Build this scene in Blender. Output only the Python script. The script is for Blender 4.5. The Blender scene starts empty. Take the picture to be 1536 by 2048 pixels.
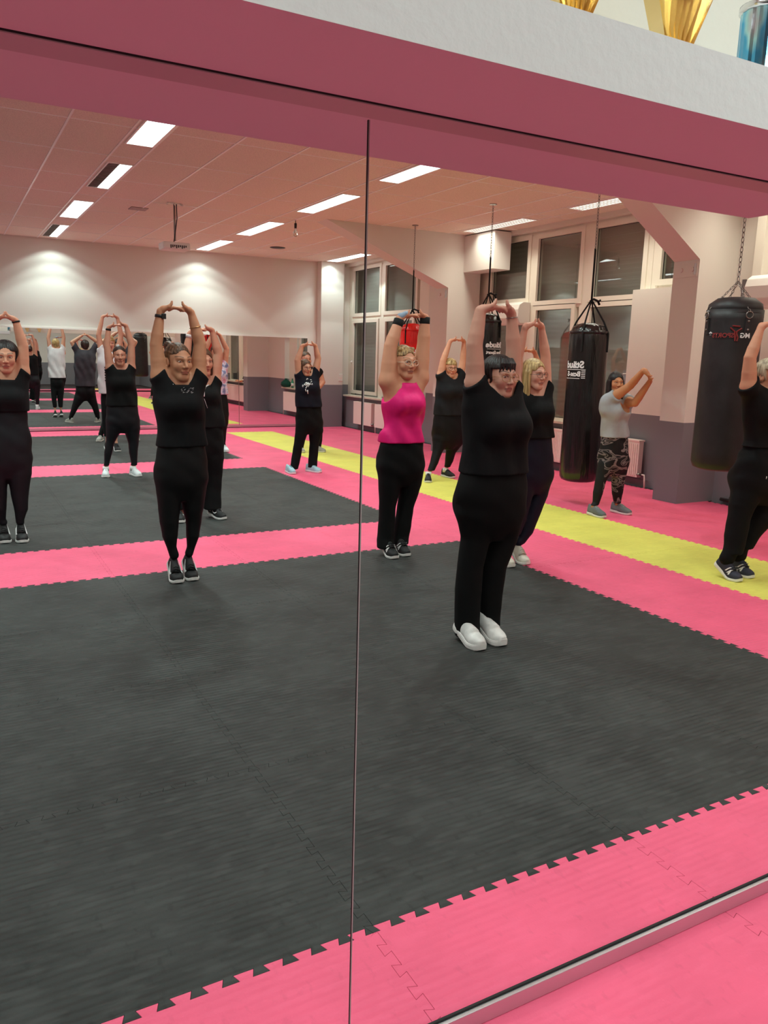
import bpy, math, random
import numpy as np
from mathutils import Vector, Matrix

# ---------------------------------------------------------------- camera, world, lights, exposure
sc = bpy.context.scene
COL = sc.collection
FPX, CAMH = 1581.4, 1.6094
yaw, pitch, roll = 0.50478, -0.19408, 0.02710
_f = np.array([math.sin(yaw)*math.cos(pitch), math.cos(yaw)*math.cos(pitch), math.sin(pitch)])
_r0 = np.array([math.cos(yaw), -math.sin(yaw), 0.0]); _u0 = np.cross(_r0, _f)
_r = math.cos(roll)*_r0 + math.sin(roll)*_u0
_u = -math.sin(roll)*_r0 + math.cos(roll)*_u0
cam = bpy.data.cameras.new('camera'); cam_o = bpy.data.objects.new('camera', cam); COL.objects.link(cam_o)
cam_o.matrix_world = Matrix(((_r[0], _u[0], -_f[0], 0), (_r[1], _u[1], -_f[1], 0), (_r[2], _u[2], -_f[2], CAMH), (0, 0, 0, 1)))
cam.sensor_fit = 'HORIZONTAL'; cam.sensor_width = 36.0; cam.lens = 36.0*FPX/1536.0
cam.clip_start = 0.05; cam.clip_end = 200
sc.camera = cam_o
sc.view_settings.view_transform = 'Standard'; sc.view_settings.look = 'None'
sc.view_settings.gamma = 1.0; sc.view_settings.use_curve_mapping = False
sc.view_settings.exposure = 0.0
sc.cycles.max_bounces = 8; sc.cycles.diffuse_bounces = 5; sc.cycles.glossy_bounces = 4
sc.cycles.use_denoising = True
world = bpy.data.worlds.new('night'); sc.world = world; world.use_nodes = True
world.node_tree.nodes['Background'].inputs[0].default_value = (0.05, 0.06, 0.09, 1)
world.node_tree.nodes['Background'].inputs[1].default_value = 0.1

LIGHT_COL = (0.80, 1.0, 0.94)
LIGHT_W = 25.0
SPOT_W = 74.0
SPREAD = math.radians(98)

def at(x, y, Y):
    """point of the room seen at photo pixel (x, y) on the plane of depth Y"""
    d = _r*(x-768) + _u*(1024-y) + _f*FPX
    return np.array([0, 0, CAMH]) + d*(Y/d[1])
def ground(x, y, z=0.0):
    d = _r*(x-768) + _u*(1024-y) + _f*FPX
    return np.array([0, 0, CAMH]) + d*((z-CAMH)/d[2])

# ---------------------------------------------------------------- room measures (metres)
MY = 1.3435           # the mirror's plane
BACK = 16.70          # far wall
WX = 8.05             # window wall
LX = -3.2             # wall out of sight on the left
CZ = 3.62             # ceiling
FRONT = -5.5          # room on the photographer's side of the mirror
XB, Y0 = 3.957, 1.742 # mat grid: edge of the black field, first seam beyond the mirror

# ---------------------------------------------------------------- materials
def lin(c):
    return tuple(((v/255.0)/12.92 if v/255.0 <= 0.04045 else ((v/255.0+0.055)/1.055)**2.4) for v in c)
class Mat:
    def __init__(s, name, col, rough=0.6, metal=0.0, spec=0.5, srgb=True):
        s.m = bpy.data.materials.new(name); s.m.use_nodes = True
        s.nt = s.m.node_tree; s.b = s.nt.nodes['Principled BSDF']
        c = lin(col) if srgb else col
        s.c = c
        s.b.inputs['Base Color'].default_value = (*c, 1)
        s.b.inputs['Roughness'].default_value = rough
        s.b.inputs['Metallic'].default_value = metal
        s.b.inputs['Specular IOR Level'].default_value = spec
        s._tc = None
    def n(s, t, **kw):
        nd = s.nt.nodes.new(t)
        for k, v in kw.items():
            if hasattr(nd, k) and k not in nd.inputs: setattr(nd, k, v)
            else: nd.inputs[k].default_value = v
        return nd
    def l(s, a, b): s.nt.links.new(a, b)
    def coord(s, kind='Object', scale=(1, 1, 1), rot=(0, 0, 0)):
        tc = s.n('ShaderNodeTexCoord'); mp = s.n('ShaderNodeMapping')
        mp.inputs['Scale'].default_value = scale; mp.inputs['Rotation'].default_value = rot
        s.l(tc.outputs[kind], mp.inputs['Vector']); return mp.outputs['Vector']
    def noise(s, scale, detail=3, kind='Object', sc=(1, 1, 1)):
        nz = s.n('ShaderNodeTexNoise'); nz.inputs['Scale'].default_value = scale; nz.inputs['Detail'].default_value = detail
        s.l(s.coord(kind, sc), nz.inputs['Vector']); return nz.outputs['Fac']
    def vary(s, fac, amt=0.15, other=None, lo=0.35, hi=0.65):
        rp = s.n('ShaderNodeMapRange'); rp.inputs['From Min'].default_value = lo; rp.inputs['From Max'].default_value = hi
        s.l(fac, rp.inputs['Value'])
        mx = s.n('ShaderNodeMix', data_type='RGBA')
        mx.inputs[6].default_value = (*[v*(1-amt) for v in s.c], 1)
        mx.inputs[7].default_value = (*([min(1, v*(1+amt)) for v in s.c] if other is None else other), 1)
        s.l(rp.outputs[0], mx.inputs[0]); s.l(mx.outputs[2], s.b.inputs['Base Color']); return mx
    def bump(s, fac, strength=0.3, dist=0.01):
        bp = s.n('ShaderNodeBump'); bp.inputs['Strength'].default_value = strength; bp.inputs['Distance'].default_value = dist
        if s.b.inputs['Normal'].is_linked:
            s.l(s.b.inputs['Normal'].links[0].from_socket, bp.inputs['Normal'])
        s.l(fac, bp.inputs['Height']); s.l(bp.outputs[0], s.b.inputs['Normal'])
    def wave(s, scale, axis='Y', dist=0.0, kind='Object', bands='BANDS', profile='SIN'):
        w = s.n('ShaderNodeTexWave'); w.wave_type = 'BANDS'; w.bands_direction = axis; w.wave_profile = profile
        w.inputs['Scale'].default_value = scale; w.inputs['Distortion'].default_value = dist
        s.l(s.coord(kind), w.inputs['Vector']); return w.outputs['Fac']

def fabric(name, col, rough=0.85, fold=0.35, weave=0.15, var=0.18):
    m = Mat(name, col, rough, spec=0.25)
    m.vary(m.noise(9, 3), var)
    m.bump(m.noise(7, 2, sc=(1.6, 1.6, 0.7)), fold, 0.02)
    m.bump(m.noise(900, 1), weave, 0.0006)
    return m.m
def plain(name, col, rough=0.5, metal=0.0, spec=0.5, var=0.0, bump=0.0, bscale=60):
    m = Mat(name, col, rough, metal, spec)
    if var: m.vary(m.noise(12, 3), var)
    if bump: m.bump(m.noise(bscale, 3), bump, 0.003)
    return m.m

def mat_tile(name, col, amt, rough):
    m = Mat(name, col, rough, spec=0.35)
    geo = m.n('ShaderNodeNewGeometry')
    def wn(scale, detail, sc3=(1, 1, 1)):
        nz = m.n('ShaderNodeTexNoise'); nz.inputs['Scale'].default_value = scale; nz.inputs['Detail'].default_value = detail
        mp = m.n('ShaderNodeMapping'); mp.inputs['Scale'].default_value = sc3; m.l(geo.outputs['Position'], mp.inputs['Vector']); m.l(mp.outputs[0], nz.inputs['Vector']); return nz.outputs['Fac']
    mx = m.vary(wn(2.6, 6), amt, lo=0.32, hi=0.68)
    def over(prev, fac, lo, hi, amount, colr):
        r2 = m.n('ShaderNodeMapRange'); r2.inputs['From Min'].default_value = lo; r2.inputs['From Max'].default_value = hi; m.l(fac, r2.inputs['Value'])
        s2 = m.n('ShaderNodeMath', operation='MULTIPLY'); s2.inputs[1].default_value = amount; m.l(r2.outputs[0], s2.inputs[0])
        mm = m.n('ShaderNodeMix', data_type='RGBA'); m.l(s2.outputs[0], mm.inputs[0]); m.l(prev, mm.inputs[6]); mm.inputs[7].default_value = (*colr, 1); m.l(mm.outputs[2], m.b.inputs['Base Color']); return mm.outputs[2]
    light_c = [min(1, v*1.45+0.02) for v in m.c]; dark_c = [v*0.45 for v in m.c]
    o = over(mx.outputs[2], wn(17, 7, (0.5, 1.4, 1)), 0.50, 0.62, 0.38 if name == 'black_foam' else 0.10, light_c)
    o = over(o, wn(26, 4, (1.2, 0.6, 1)), 0.60, 0.68, 0.55 if name == 'black_foam' else 0.12, dark_c)
    over(o, wn(120, 2), 0.70, 0.74, 0.5 if name == 'black_foam' else 0.15, light_c)
    rib = m.wave(11.0, 'Y', 0.9)
    mu = m.n('ShaderNodeMath', operation='MULTIPLY'); m.l(rib, mu.inputs[0]); r3 = m.n('ShaderNodeMapRange'); r3.inputs['From Min'].default_value = 0.38; r3.inputs['From Max'].default_value = 0.58; r3.inputs['To Min'].default_value = 0.25
    m.l(wn(3.2, 4), r3.inputs['Value']); m.l(r3.outputs[0], mu.inputs[1])
    m.bump(mu.outputs[0], 0.50 if name == 'black_foam' else 0.30, 0.006)
    m.bump(wn(150, 4), 0.35, 0.0018)
    return m.m

M = {}
M['pink'] = mat_tile('pink_foam', (230, 92, 126), 0.07, 0.6)
M['black'] = mat_tile('black_foam', (46, 48, 47), 0.34, 0.62)
M['yellow'] = mat_tile('yellow_foam', (216, 210, 98), 0.07, 0.6)
M['sub'] = plain('subfloor', (38, 24, 28), 0.9)
def wallmat(name, hi, lo, zb=0.95):
    """painted plaster with a darker oil-paint dado up to zb"""
    m = Mat(name, hi, 0.75, spec=0.2)
    g = m.n('ShaderNodeNewGeometry'); sp = m.n('ShaderNodeSeparateXYZ'); m.l(g.outputs['Position'], sp.inputs[0])
    gt = m.n('ShaderNodeMath', operation='GREATER_THAN'); gt.inputs[1].default_value = zb; m.l(sp.outputs['Z'], gt.inputs[0])
    mx = m.n('ShaderNodeMix', data_type='RGBA'); mx.inputs[6].default_value = (*lin(lo), 1); mx.inputs[7].default_value = (*lin(hi), 1)
    m.l(gt.outputs[0], mx.inputs[0]); m.l(mx.outputs[2], m.b.inputs['Base Color'])
    m.bump(m.noise(45, 4), 0.15, 0.003)
    return m.m
M['wall'] = wallmat('wall_paint', (226, 222, 214), (128, 126, 132))
M['white_plaster'] = plain('white_plaster', (222, 219, 219), 0.8, spec=0.2, bump=0.35, bscale=55)
M['soffit'] = plain('soffit_paint', (226, 214, 218), 0.75, spec=0.2, bump=0.15, bscale=70)
M['upper'] = plain('upper_wall_paint', (226, 218, 208), 0.8, spec=0.2, bump=0.15)
m = Mat('ceiling_tile', (238, 226, 212), 0.9, spec=0.1); m.vary(m.noise(90, 4), 0.10); m.bump(m.noise(200, 3), 0.4, 0.003); M['ceil'] = m.m
M['tbar'] = plain('ceiling_bar', (254, 252, 248), 0.3)
M['frame'] = plain('window_white', (236, 230, 216), 0.35, spec=0.5)
M['gasket'] = plain('black_gasket', (18, 17, 17), 0.6)
M['backing'] = None
m = Mat('reflection_grey', (190, 188, 180), 0.7); m.bump(m.wave(4.2, 'Z', 0.0), 0.25, 0.01); M['backing'] = m.m  # pale grey that stands for the bright wall reflected in the panes
m = Mat('pane_glass', (255, 255, 255), 0.02)
tr = m.n('ShaderNodeBsdfTransparent'); tr.inputs[0].default_value = (0.82, 0.85, 0.84, 1)
gl = m.n('ShaderNodeBsdfGlossy'); gl.inputs['Roughness'].default_value = 0.015
ms = m.n('ShaderNodeMixShader'); ms.inputs[0].default_value = 0.13
m.l(tr.outputs[0], ms.inputs[1]); m.l(gl.outputs[0], ms.inputs[2]); m.l(ms.outputs[0], m.nt.nodes['Material Output'].inputs[0]); M['glass'] = m.m
m = Mat('mirror_silver', (238, 240, 238), 0.0, 1.0); M['mirror'] = m.m
M['jointstrip'] = plain('joint_strip', (168, 160, 160), 0.4)
M['alu'] = plain('brushed_aluminium', (205, 203, 205), 0.32, 0.9)
M['railpaint'] = plain('painted_rail', (196, 178, 180), 0.45)
M['dark'] = plain('dark_gap', (22, 18, 20), 0.7)
M['steel'] = plain('steel', (150, 146, 142), 0.3, 1.0)
M['radiator'] = plain('radiator_enamel', (238, 222, 214), 0.4)
M['sill'] = plain('sill_stone', (205, 196, 178), 0.5, var=0.08)
M['white'] = plain('white_plastic', (232, 228, 222), 0.4)
M['blackplastic'] = plain('black_plastic', (14, 14, 15), 0.4)
M['vinyl'] = None
def vinyl(name, col):
    m = Mat(name, col, 0.22, spec=0.6)
    m.bump(m.noise(5, 3, sc=(2.5, 2.5, 0.35)), 0.5, 0.03); m.vary(m.noise(4, 3), 0.2); return m.m
M['vinyl'] = vinyl('black_vinyl', (16, 14, 15))
M['redvinyl'] = vinyl('red_vinyl', (214, 20, 16))
m = Mat('dull_leather', (36, 34, 36), 0.5, spec=0.4); m.vary(m.noise(7, 4), 0.25); m.bump(m.noise(60, 4), 0.25, 0.003); M['leather'] = m.m
M['web'] = plain('black_webbing', (12, 12, 13), 0.85)
M['print'] = plain('white_print', (228, 228, 228), 0.5)
M['redprint'] = plain('red_print', (128, 40, 40), 0.5)
def emis(name, col, s):
    m = bpy.data.materials.new(name); m.use_nodes = True; nt = m.node_tree; nt.nodes.clear()
    e = nt.nodes.new('ShaderNodeEmission'); o = nt.nodes.new('ShaderNodeOutputMaterial')
    e.inputs[0].default_value = (*col, 1); e.inputs[1].default_value = s; nt.links.new(e.outputs[0], o.inputs[0]); return m
M['lamp'] = emis('lamp_diffuser', (0.93, 1, 0.96), 5.0)
M['lamp_dim'] = emis('lamp_diffuser_louvred', (1.0, 0.98, 0.88), 1.6)
M['louvre'] = plain('dark_louvre', (120, 108, 104), 0.4, 0.5)

# ---------------------------------------------------------------- mesh helpers
def link(name, me, mat=None, parent=None, loc=(0, 0, 0)):
    o = bpy.data.objects.new(name, me); COL.objects.link(o)
    if mat is not None:
        for q in (mat if isinstance(mat, (list, tuple)) else [mat]): me.materials.append(q)
    if parent is not None: o.parent = parent
    o.location = loc
    return o
def tag(o, label=None, cat=None, group=None, kind=None):
    if label: o['label'] = label
    if cat: o['category'] = cat
    if group: o['group'] = group
    if kind: o['kind'] = kind
    return o
def empty(name, loc, label, cat, group=None):
    o = bpy.data.objects.new(name, None); COL.objects.link(o); o.location = loc; o.empty_display_size = 0.1
    return tag(o, label, cat, group)
class MB:
    def __init__(s): s.v = []; s.f = []; s.mi = []; s.cur = 0
    def add(s, vs, fs):
        b = len(s.v); s.v += [tuple(float(c) for c in v) for v in vs]; s.f += [tuple(b+i for i in f) for f in fs]; s.mi += [s.cur]*len(fs); return s
    def box(s, x0, x1, y0, y1, z0, z1):
        vs = [(x, y, z) for x in (x0, x1) for y in (y0, y1) for z in (z0, z1)]
        return s.add(vs, [(0, 1, 3, 2), (4, 6, 7, 5), (0, 4, 5, 1), (2, 3, 7, 6), (0, 2, 6, 4), (1, 5, 7, 3)])
    def tube(s, pts, r, n=8, closed=False):
        pts = [np.array(p, float) for p in pts]; m = len(pts); rs = r if hasattr(r, '__len__') else [r]*m
        rings = []; prev = None
        for i, p in enumerate(pts):
            if closed: t = pts[(i+1) % m]-pts[i-1]
            else: t = pts[min(i+1, m-1)]-pts[max(i-1, 0)]
            t = t/(np.linalg.norm(t)+1e-12)
            if prev is None:
                a = np.array([0, 0, 1.0]) if abs(t[2]) < 0.9 else np.array([1.0, 0, 0])
            else: a = prev
            u = a-t*(a@t); u /= np.linalg.norm(u)+1e-12; prev = u; w = np.cross(t, u)
            rings.append([p+rs[i]*(math.cos(2*math.pi*k/n)*u+math.sin(2*math.pi*k/n)*w) for k in range(n)])
        return s.loft(rings, cap=not closed, wrap=closed)
    def loft(s, rings, cap=True, wrap=False):
        n = len(rings[0]); m = len(rings); vs = [q for rg in rings for q in rg]; fs = []
        for i in range(m if wrap else m-1):
            a = i*n; b = ((i+1) % m)*n
            for k in range(n): fs.append((a+k, a+(k+1) % n, b+(k+1) % n, b+k))
        if cap: fs.append(tuple(range(n-1, -1, -1))); fs.append(tuple((m-1)*n+k for k in range(n)))
        return s.add(vs, fs)
    def lathe(s, prof, c=(0, 0, 0), n=32, fn=None):
        rings = []
        for r, z in prof:
            rg = []
            for k in range(n):
                a = 2*math.pi*k/n; rr = r*(1+(fn(a, z) if fn else 0)); rg.append((c[0]+rr*math.cos(a), c[1]+rr*math.sin(a), c[2]+z))
            rings.append(rg)
        return s.loft(rings)
    def build(s, name, mat=None, parent=None, smooth=False, loc=(0, 0, 0), bevel=0):
        me = bpy.data.meshes.new(name); me.from_pydata(s.v, [], s.f); me.update()
        if smooth: me.polygons.foreach_set('use_smooth', [True]*len(me.polygons))
        o = link(name, me, mat, parent, loc)
        if max(s.mi, default=0): me.polygons.foreach_set('material_index', s.mi)
        if bevel:
            b = o.modifiers.new('bevel', 'BEVEL'); b.width = bevel; b.segments = 2; b.limit_method = 'ANGLE'
        return o
def box(name, mat, x0, x1, y0, y1, z0, z1, parent=None, bevel=0): return MB().box(x0, x1, y0, y1, z0, z1).build(name, mat, parent, bevel=bevel)
def structure(o): o['kind'] = 'structure'; return o

def text_mesh(txt, size, bold=0.0):
    cu = bpy.data.curves.new('lettering', 'FONT'); cu.body = txt; cu.size = size; cu.align_x = 'CENTER'; cu.align_y = 'CENTER'; cu.offset = bold
    cu.resolution_u = 3
    o = bpy.data.objects.new('lettering', cu); COL.objects.link(o)
    dg = bpy.context.evaluated_depsgraph_get(); dg.update()
    me = bpy.data.meshes.new_from_object(o.evaluated_get(dg)); bpy.data.objects.remove(o)
    return me
def wrap_text(name, txt, size, R, ang, z, mat, parent, bold=0.0, off=0.006, dx=0.0):
    """lettering seen in the mirror (reversed), wrapped on a cylinder of radius R round the parent's axis"""
    me = text_mesh(txt, size, bold)
    import bmesh
    bm = bmesh.new(); bm.from_mesh(me)
    bmesh.ops.triangulate(bm, faces=bm.faces)
    for _ in range(2):
        long_e = [e for e in bm.edges if e.calc_length() > size*0.18]
        if long_e: bmesh.ops.subdivide_edges(bm, edges=long_e, cuts=1)
        bmesh.ops.triangulate(bm, faces=bm.faces)
    for v in bm.verts:
        x, y = -(v.co.x)+dx, v.co.y
        if R: a = ang+x/R; v.co = ((R+off)*math.cos(a), (R+off)*math.sin(a), z+y)
        else: v.co = (x, 0, z+y)
    bm.to_mesh(me); bm.free()
    return link(name, me, mat, parent)

# ---------------------------------------------------------------- the room
# floor base, then the interlocking foam mats
structure(box('floor', M['sub'], LX-0.2, WX+0.6, FRONT, BACK+0.2, -0.12, -0.018))
def tooth_profile(nt=12, dep=0.026, jit=0.0):
    """dovetail edge from (0,0) to (1,0) as offsets (t, d)"""
    pts = [(0.0, 0.0)]; w = 1.0/nt
    for i in range(nt):
        c = (i+0.5)*w
        pts += [(c-0.22*w, -dep*0.5), (c-0.34*w, dep*0.5), (c+0.34*w, dep*0.5), (c+0.22*w, -dep*0.5)]
        if i < nt-1: pts += []
    # between teeth the edge runs at -dep/2
    out = [(0.0, -dep*0.5)] + pts[1:] + [(1.0, -dep*0.5)]
    return out
TP = tooth_profile()
def tile_mesh(name):
    g = 0.0007
    bot = [(t, d) for t, d in TP]                       # along x at y=0 (d>0 bulges to +y => into this tile)
    loop = []
    loop += [(t, d) for t, d in bot]                    # y=0 edge
    loop += [(1-d, t) for t, d in bot[1:-1]] if False else [(1+d, t) for t, d in bot[1:-1]]
    loop += [(t, 1+d) for t, d in reversed(bot)]
    loop += [(0+d, t) for t, d in reversed(bot[1:-1])]
    # shrink a hair for the visible joint: offset each point along its inward normal
    n = len(loop); P = np.array(loop); out = []
    for i in range(n):
        a, b, c = P[i-1], P[i], P[(i+1) % n]
        e1 = (b-a)/np.linalg.norm(b-a); e2 = (c-b)/np.linalg.norm(c-b)
        n1 = np.array([-e1[1], e1[0]]); n2 = np.array([-e2[1], e2[0]]); m_ = n1+n2; m_ /= max(0.5, (m_@m_)/2)**1.0
        out.append(b+g*m_)
    me = bpy.data.meshes.new(name)
    vs = [(x, y, 0) for x, y in out]+[(x, y, -0.018) for x, y in out]
    fs = [tuple(range(n))]+[(i, i+n, (i+1) % n+n, (i+1) % n) for i in range(n)]
    me.from_pydata(vs, [], fs); me.update(); return me
tiles = {}
for c in ('pink', 'black', 'yellow'):
    me = tile_mesh('mat_'+c); me.materials.append(M[c]); tiles[c] = me
def tile_colour(i, j):
    """i: columns from the black field's edge, j: rows from Y0"""
    if j < 0: j = -1-j-1+0 if False else -j-2      # the photographer's side repeats the room the other way round
    if i == 1: return 'yellow' if 0 <= j <= 13 else 'pink'
    if i >= 0: return 'pink'
    if j < 0: return 'pink'
    return 'pink' if j % 5 == 4 else 'black'
FIELD = {0: 'nearest the mirror', 1: 'second from the mirror', 2: 'at the far wall'}
for i in range(-6, 4):
    for j in range(-3, 15):
        if j == -1 and False: continue
        x, y = XB+i, Y0+j
        if x > WX-0.02: continue
        c = tile_colour(i, j)
        if j == -2: c = 'pink' if i != 1 else 'pink'
        o = link('puzzle_mat', tiles[c], None, None, (x, y, 0))
        if c == 'yellow': lab, grp = 'yellow foam puzzle mat in the yellow strip along the windows', 'yellow puzzle mats of the strip along the windows'
        elif c == 'black':
            fl = FIELD.get(max(j, 0)//5, 'nearest the mirror')
            lab, grp = 'black ribbed foam puzzle mat in the black field '+fl, 'black puzzle mats of the field '+fl
            if j < 0: lab, grp = 'black ribbed foam puzzle mat under the photographer', 'black puzzle mats on the photographer\'s side'
        elif i >= 2: lab, grp = 'pink foam puzzle mat between the yellow strip and the radiators', 'pink puzzle mats along the window wall'
        elif i == 0 or i == 1: lab, grp = 'pink foam puzzle mat between the black fields and the yellow strip', 'pink puzzle mats beside the yellow strip'
        elif j < 0: lab, grp = 'pink foam puzzle mat running under the mirror\'s bottom rail', 'pink puzzle mats at the mirror\'s foot'
        else: lab, grp = ('pink foam puzzle mat in the cross stripe behind the %s black field' % ('nearest', 'second', 'last')[min(2, j//5)]), ('pink puzzle mats of the %s cross stripe' % ('first', 'second', 'third')[min(2, j//5)])
        tag(o, lab, 'mat', grp)

# ceiling with its grid
cl = structure(box('ceiling', M['ceil'], LX-0.2, WX+0.2, FRONT, BACK+0.2, CZ, CZ+0.1))
LXS = [-1.11, 1.73, 4.57, 7.44]            # left edges of the light rows, 0.25 wide
g = MB()
gx = []
for a in LXS: gx += [a-0.05, a+0.28] + [a+0.28+0.65*k for k in (1, 2, 3)]
for x in gx:
    if LX < x < WX-0.1: g.box(x-0.010, x+0.010, FRONT, BACK, CZ-0.006, CZ+0.001)
y = 9.25-1.235*11
while y < BACK:
    if y > FRONT: g.box(LX, WX, y-0.006, y+0.006, CZ-0.004, CZ+0.001)
    y += 1.235
g.build('ceiling_grid', M['tbar'], cl)
# walls
T = 0.2
structure(box('wall_back', M['wall'], LX, WX+0.5, BACK, BACK+T, -0.02, CZ))
structure(box('wall_left', M['wall'], LX-T, LX, FRONT, BACK, -0.02, CZ))
structure(box('wall_front', M['wall'], LX, WX+0.5, FRONT-T, FRONT, -0.02, CZ))
# window wall: solid parts round two recessed window bays
GX = 8.22
w = MB()
w.box(WX, WX+0.5, FRONT, 6.70, -0.02, CZ)
w.box(WX, WX+0.5, 7.93, 11.75, -0.02, 0.70)        # parapet of bay 1
w.box(WX, WX+0.5, 6.70, 7.93, -0.02, 2.56)
w.box(WX, WX+0.5, 11.75, 13.05, -0.02, CZ)
w.box(WX, WX+0.5, 13.05, BACK, -0.02, 0.70)
w.box(WX, WX+0.5, 6.70, 11.75, 3.56, CZ)
w.box(WX, WX+0.5, 13.05, BACK, 3.56, CZ)
structure(w.build('wall_right', M['wall']))
structure(box('trim_1', M['wall'], WX-0.012, WX+0.001, 6.70, BACK, 0, 0.09))
# pier in the far corner
structure(box('trim_2', M['wall'], 7.38, 7.93, 16.48, BACK+0.01, -0.01, CZ))
# portal ribs: pier, haunch up to the ceiling
def rib(name, y0, y1, xt):
    P = [(7.43, 0), (WX+0.02, 0), (WX+0.02, CZ), (xt, CZ), (7.43, 2.76)]
    if name == 'trim_4': pass
    n = len(P); m_ = MB(); m_.add([(x, y0, z) for x, z in P]+[(x, y1, z) for x, z in P], [tuple(range(n)), tuple(range(2*n-1, n-1, -1))]+[(i, (i+1) % n, n+(i+1) % n, n+i) for i in range(n)])
    o = structure(m_.build(name, M['wall']))
    p = MB(); p.box(7.424, 7.431, y0+0.02, y1-0.02, 2.58, 2.74)
    for k in range(2): p.lathe([(0.001, 0), (0.018, 0), (0.018, 0.012), (0.001, 0.012)], (0, 0, 0), 10) if False else None
    pl = p.build('bolt_plate', M['wall'], o)
    for yy in (y0+0.08, y1-0.12):
        b = MB(); b.tube([(7.425, yy, 2.66), (7.405, yy, 2.66)], 0.026, 10); b.build('bolt', M['wall'], o)
    pp = MB(); pp.box(7.40, 7.426, y0+0.03, y0+0.045, 2.60, 2.72); pp.build('latch', M['alu'], o)
rib('trim_3', 6.36, 6.72, 6.05)
rib('trim_4', 11.45, 11.80, 5.20)

# windows: frames, casements, added grey backing behind the panes
def frame_rect(g, y0, y1, z0, z1, t, d0, d1):
    g.box(d0, d1, y0, y1, z0, z0+t); g.box(d0, d1, y0, y1, z1-t, z1); g.box(d0, d1, y0, y0+t, z0+t, z1-t); g.box(d0, d1, y1-t, y1, z0+t, z1-t)
wi = 0
def window(y0, y1, z0, z1, handle=0):
    """one sash seen from the room, glass area y0..y1, z0..z1"""
    global wi; wi += 1
    e = bpy.data.objects.new('window_%d' % wi, None); COL.objects.link(e); e.location = (GX, (y0+y1)/2, z0); e['kind'] = 'structure'
    def L(o): o.location = (-GX, -(y0+y1)/2, -z0); return o
    f = MB(); frame_rect(f, y0-0.075, y1+0.075, z0-0.075, z1+0.075, 0.075, GX-0.055, GX+0.03); L(f.build('sash', M['frame'], e))
    k = MB(); frame_rect(k, y0-0.002, y1+0.002, z0-0.002, z1+0.002, 0.007, GX-0.014, GX-0.004); L(k.build('seal', M['gasket'], e))
    q = MB(); q.box(GX-0.006, GX, y0, y1, z0, z1); L(q.build('pane', M['glass'], e))
    if handle:
        h = MB(); yy = y0-0.04 if handle > 0 else y1+0.04
        h.box(GX-0.065, GX-0.055, yy-0.013, yy+0.013, 1.42, 1.50); h.tube([(GX-0.065, yy, 1.47), (GX-0.10, yy, 1.47), (GX-0.105, yy+0.02*handle, 1.47), (GX-0.105, yy+0.11*handle, 1.465)], 0.008, 8)
        L(h.build('handle', M['white'], e, True))
# bay 1
window(7.98, 8.84, 0.76, 2.38, 1); window(9.24, 10.05, 0.76, 2.38, -1); window(10.34, 11.22, 0.76, 2.38)
window(7.92, 8.83, 2.52, 3.45); window(9.13, 10.08, 2.52, 3.45); window(10.33, 11.25, 2.58, 3.46)
window(6.85, 7.60, 2.68, 3.40)
# bay 2
window(15.34, 16.45, 0.84, 2.33, -1); window(15.25, 16.45, 2.54, 3.46); window(13.75, 14.98, 2.54, 3.46); window(13.85, 14.95, 0.84, 2.33)
fr = MB()
for (ya, yb) in ((6.72, 11.75), (13.05, BACK)):
    fr.box(GX-0.032, GX+0.058, ya, yb, 3.46, 3.57)
for (ya, yb) in ((7.80, 11.40), (13.05, BACK)):
    fr.box(GX-0.034, GX+0.057, ya, yb, 2.40, 2.50)
    fr.box(GX-0.036, GX+0.056, ya, yb, 0.66, 0.72)
for yc, a in ((7.80, 0.045), (8.99, 0.10), (10.2, 0.10), (11.53, 0.22), (13.3, 0.3), (15.14, 0.09), (16.62, 0.08)):
    fr.box(GX-0.04, GX+0.06, yc-a, yc+a, 0.70, 3.50)
fr.box(GX-0.038, GX+0.055, 7.64, 7.752, 2.56, 3.50); fr.box(GX-0.031, GX+0.054, 6.70, 7.80, 2.56, 2.62)
structure(fr.build('trim_5', M['frame']))
sh = MB(); sh.box(8.40, 8.44, 6.7, 11.8, 0.5, 3.6); sh.box(8.40, 8.44, 13.0, 16.9, 0.5, 3.6)  # added sheets behind the glass, imitating the panes' grey reflection
tag(sh.build('pane_backing', M['backing']), 'grey backing added behind the window panes to stand for their reflection', 'backing')
structure(box('trim_6', M['sill'], WX-0.10, GX+0.02, 7.80, 11.45, 0.70, 0.735, bevel=0.004))
structure(box('trim_7', M['sill'], WX-0.10, GX+0.02, 13.05, 16.48, 0.70, 0.735, bevel=0.004))

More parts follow.
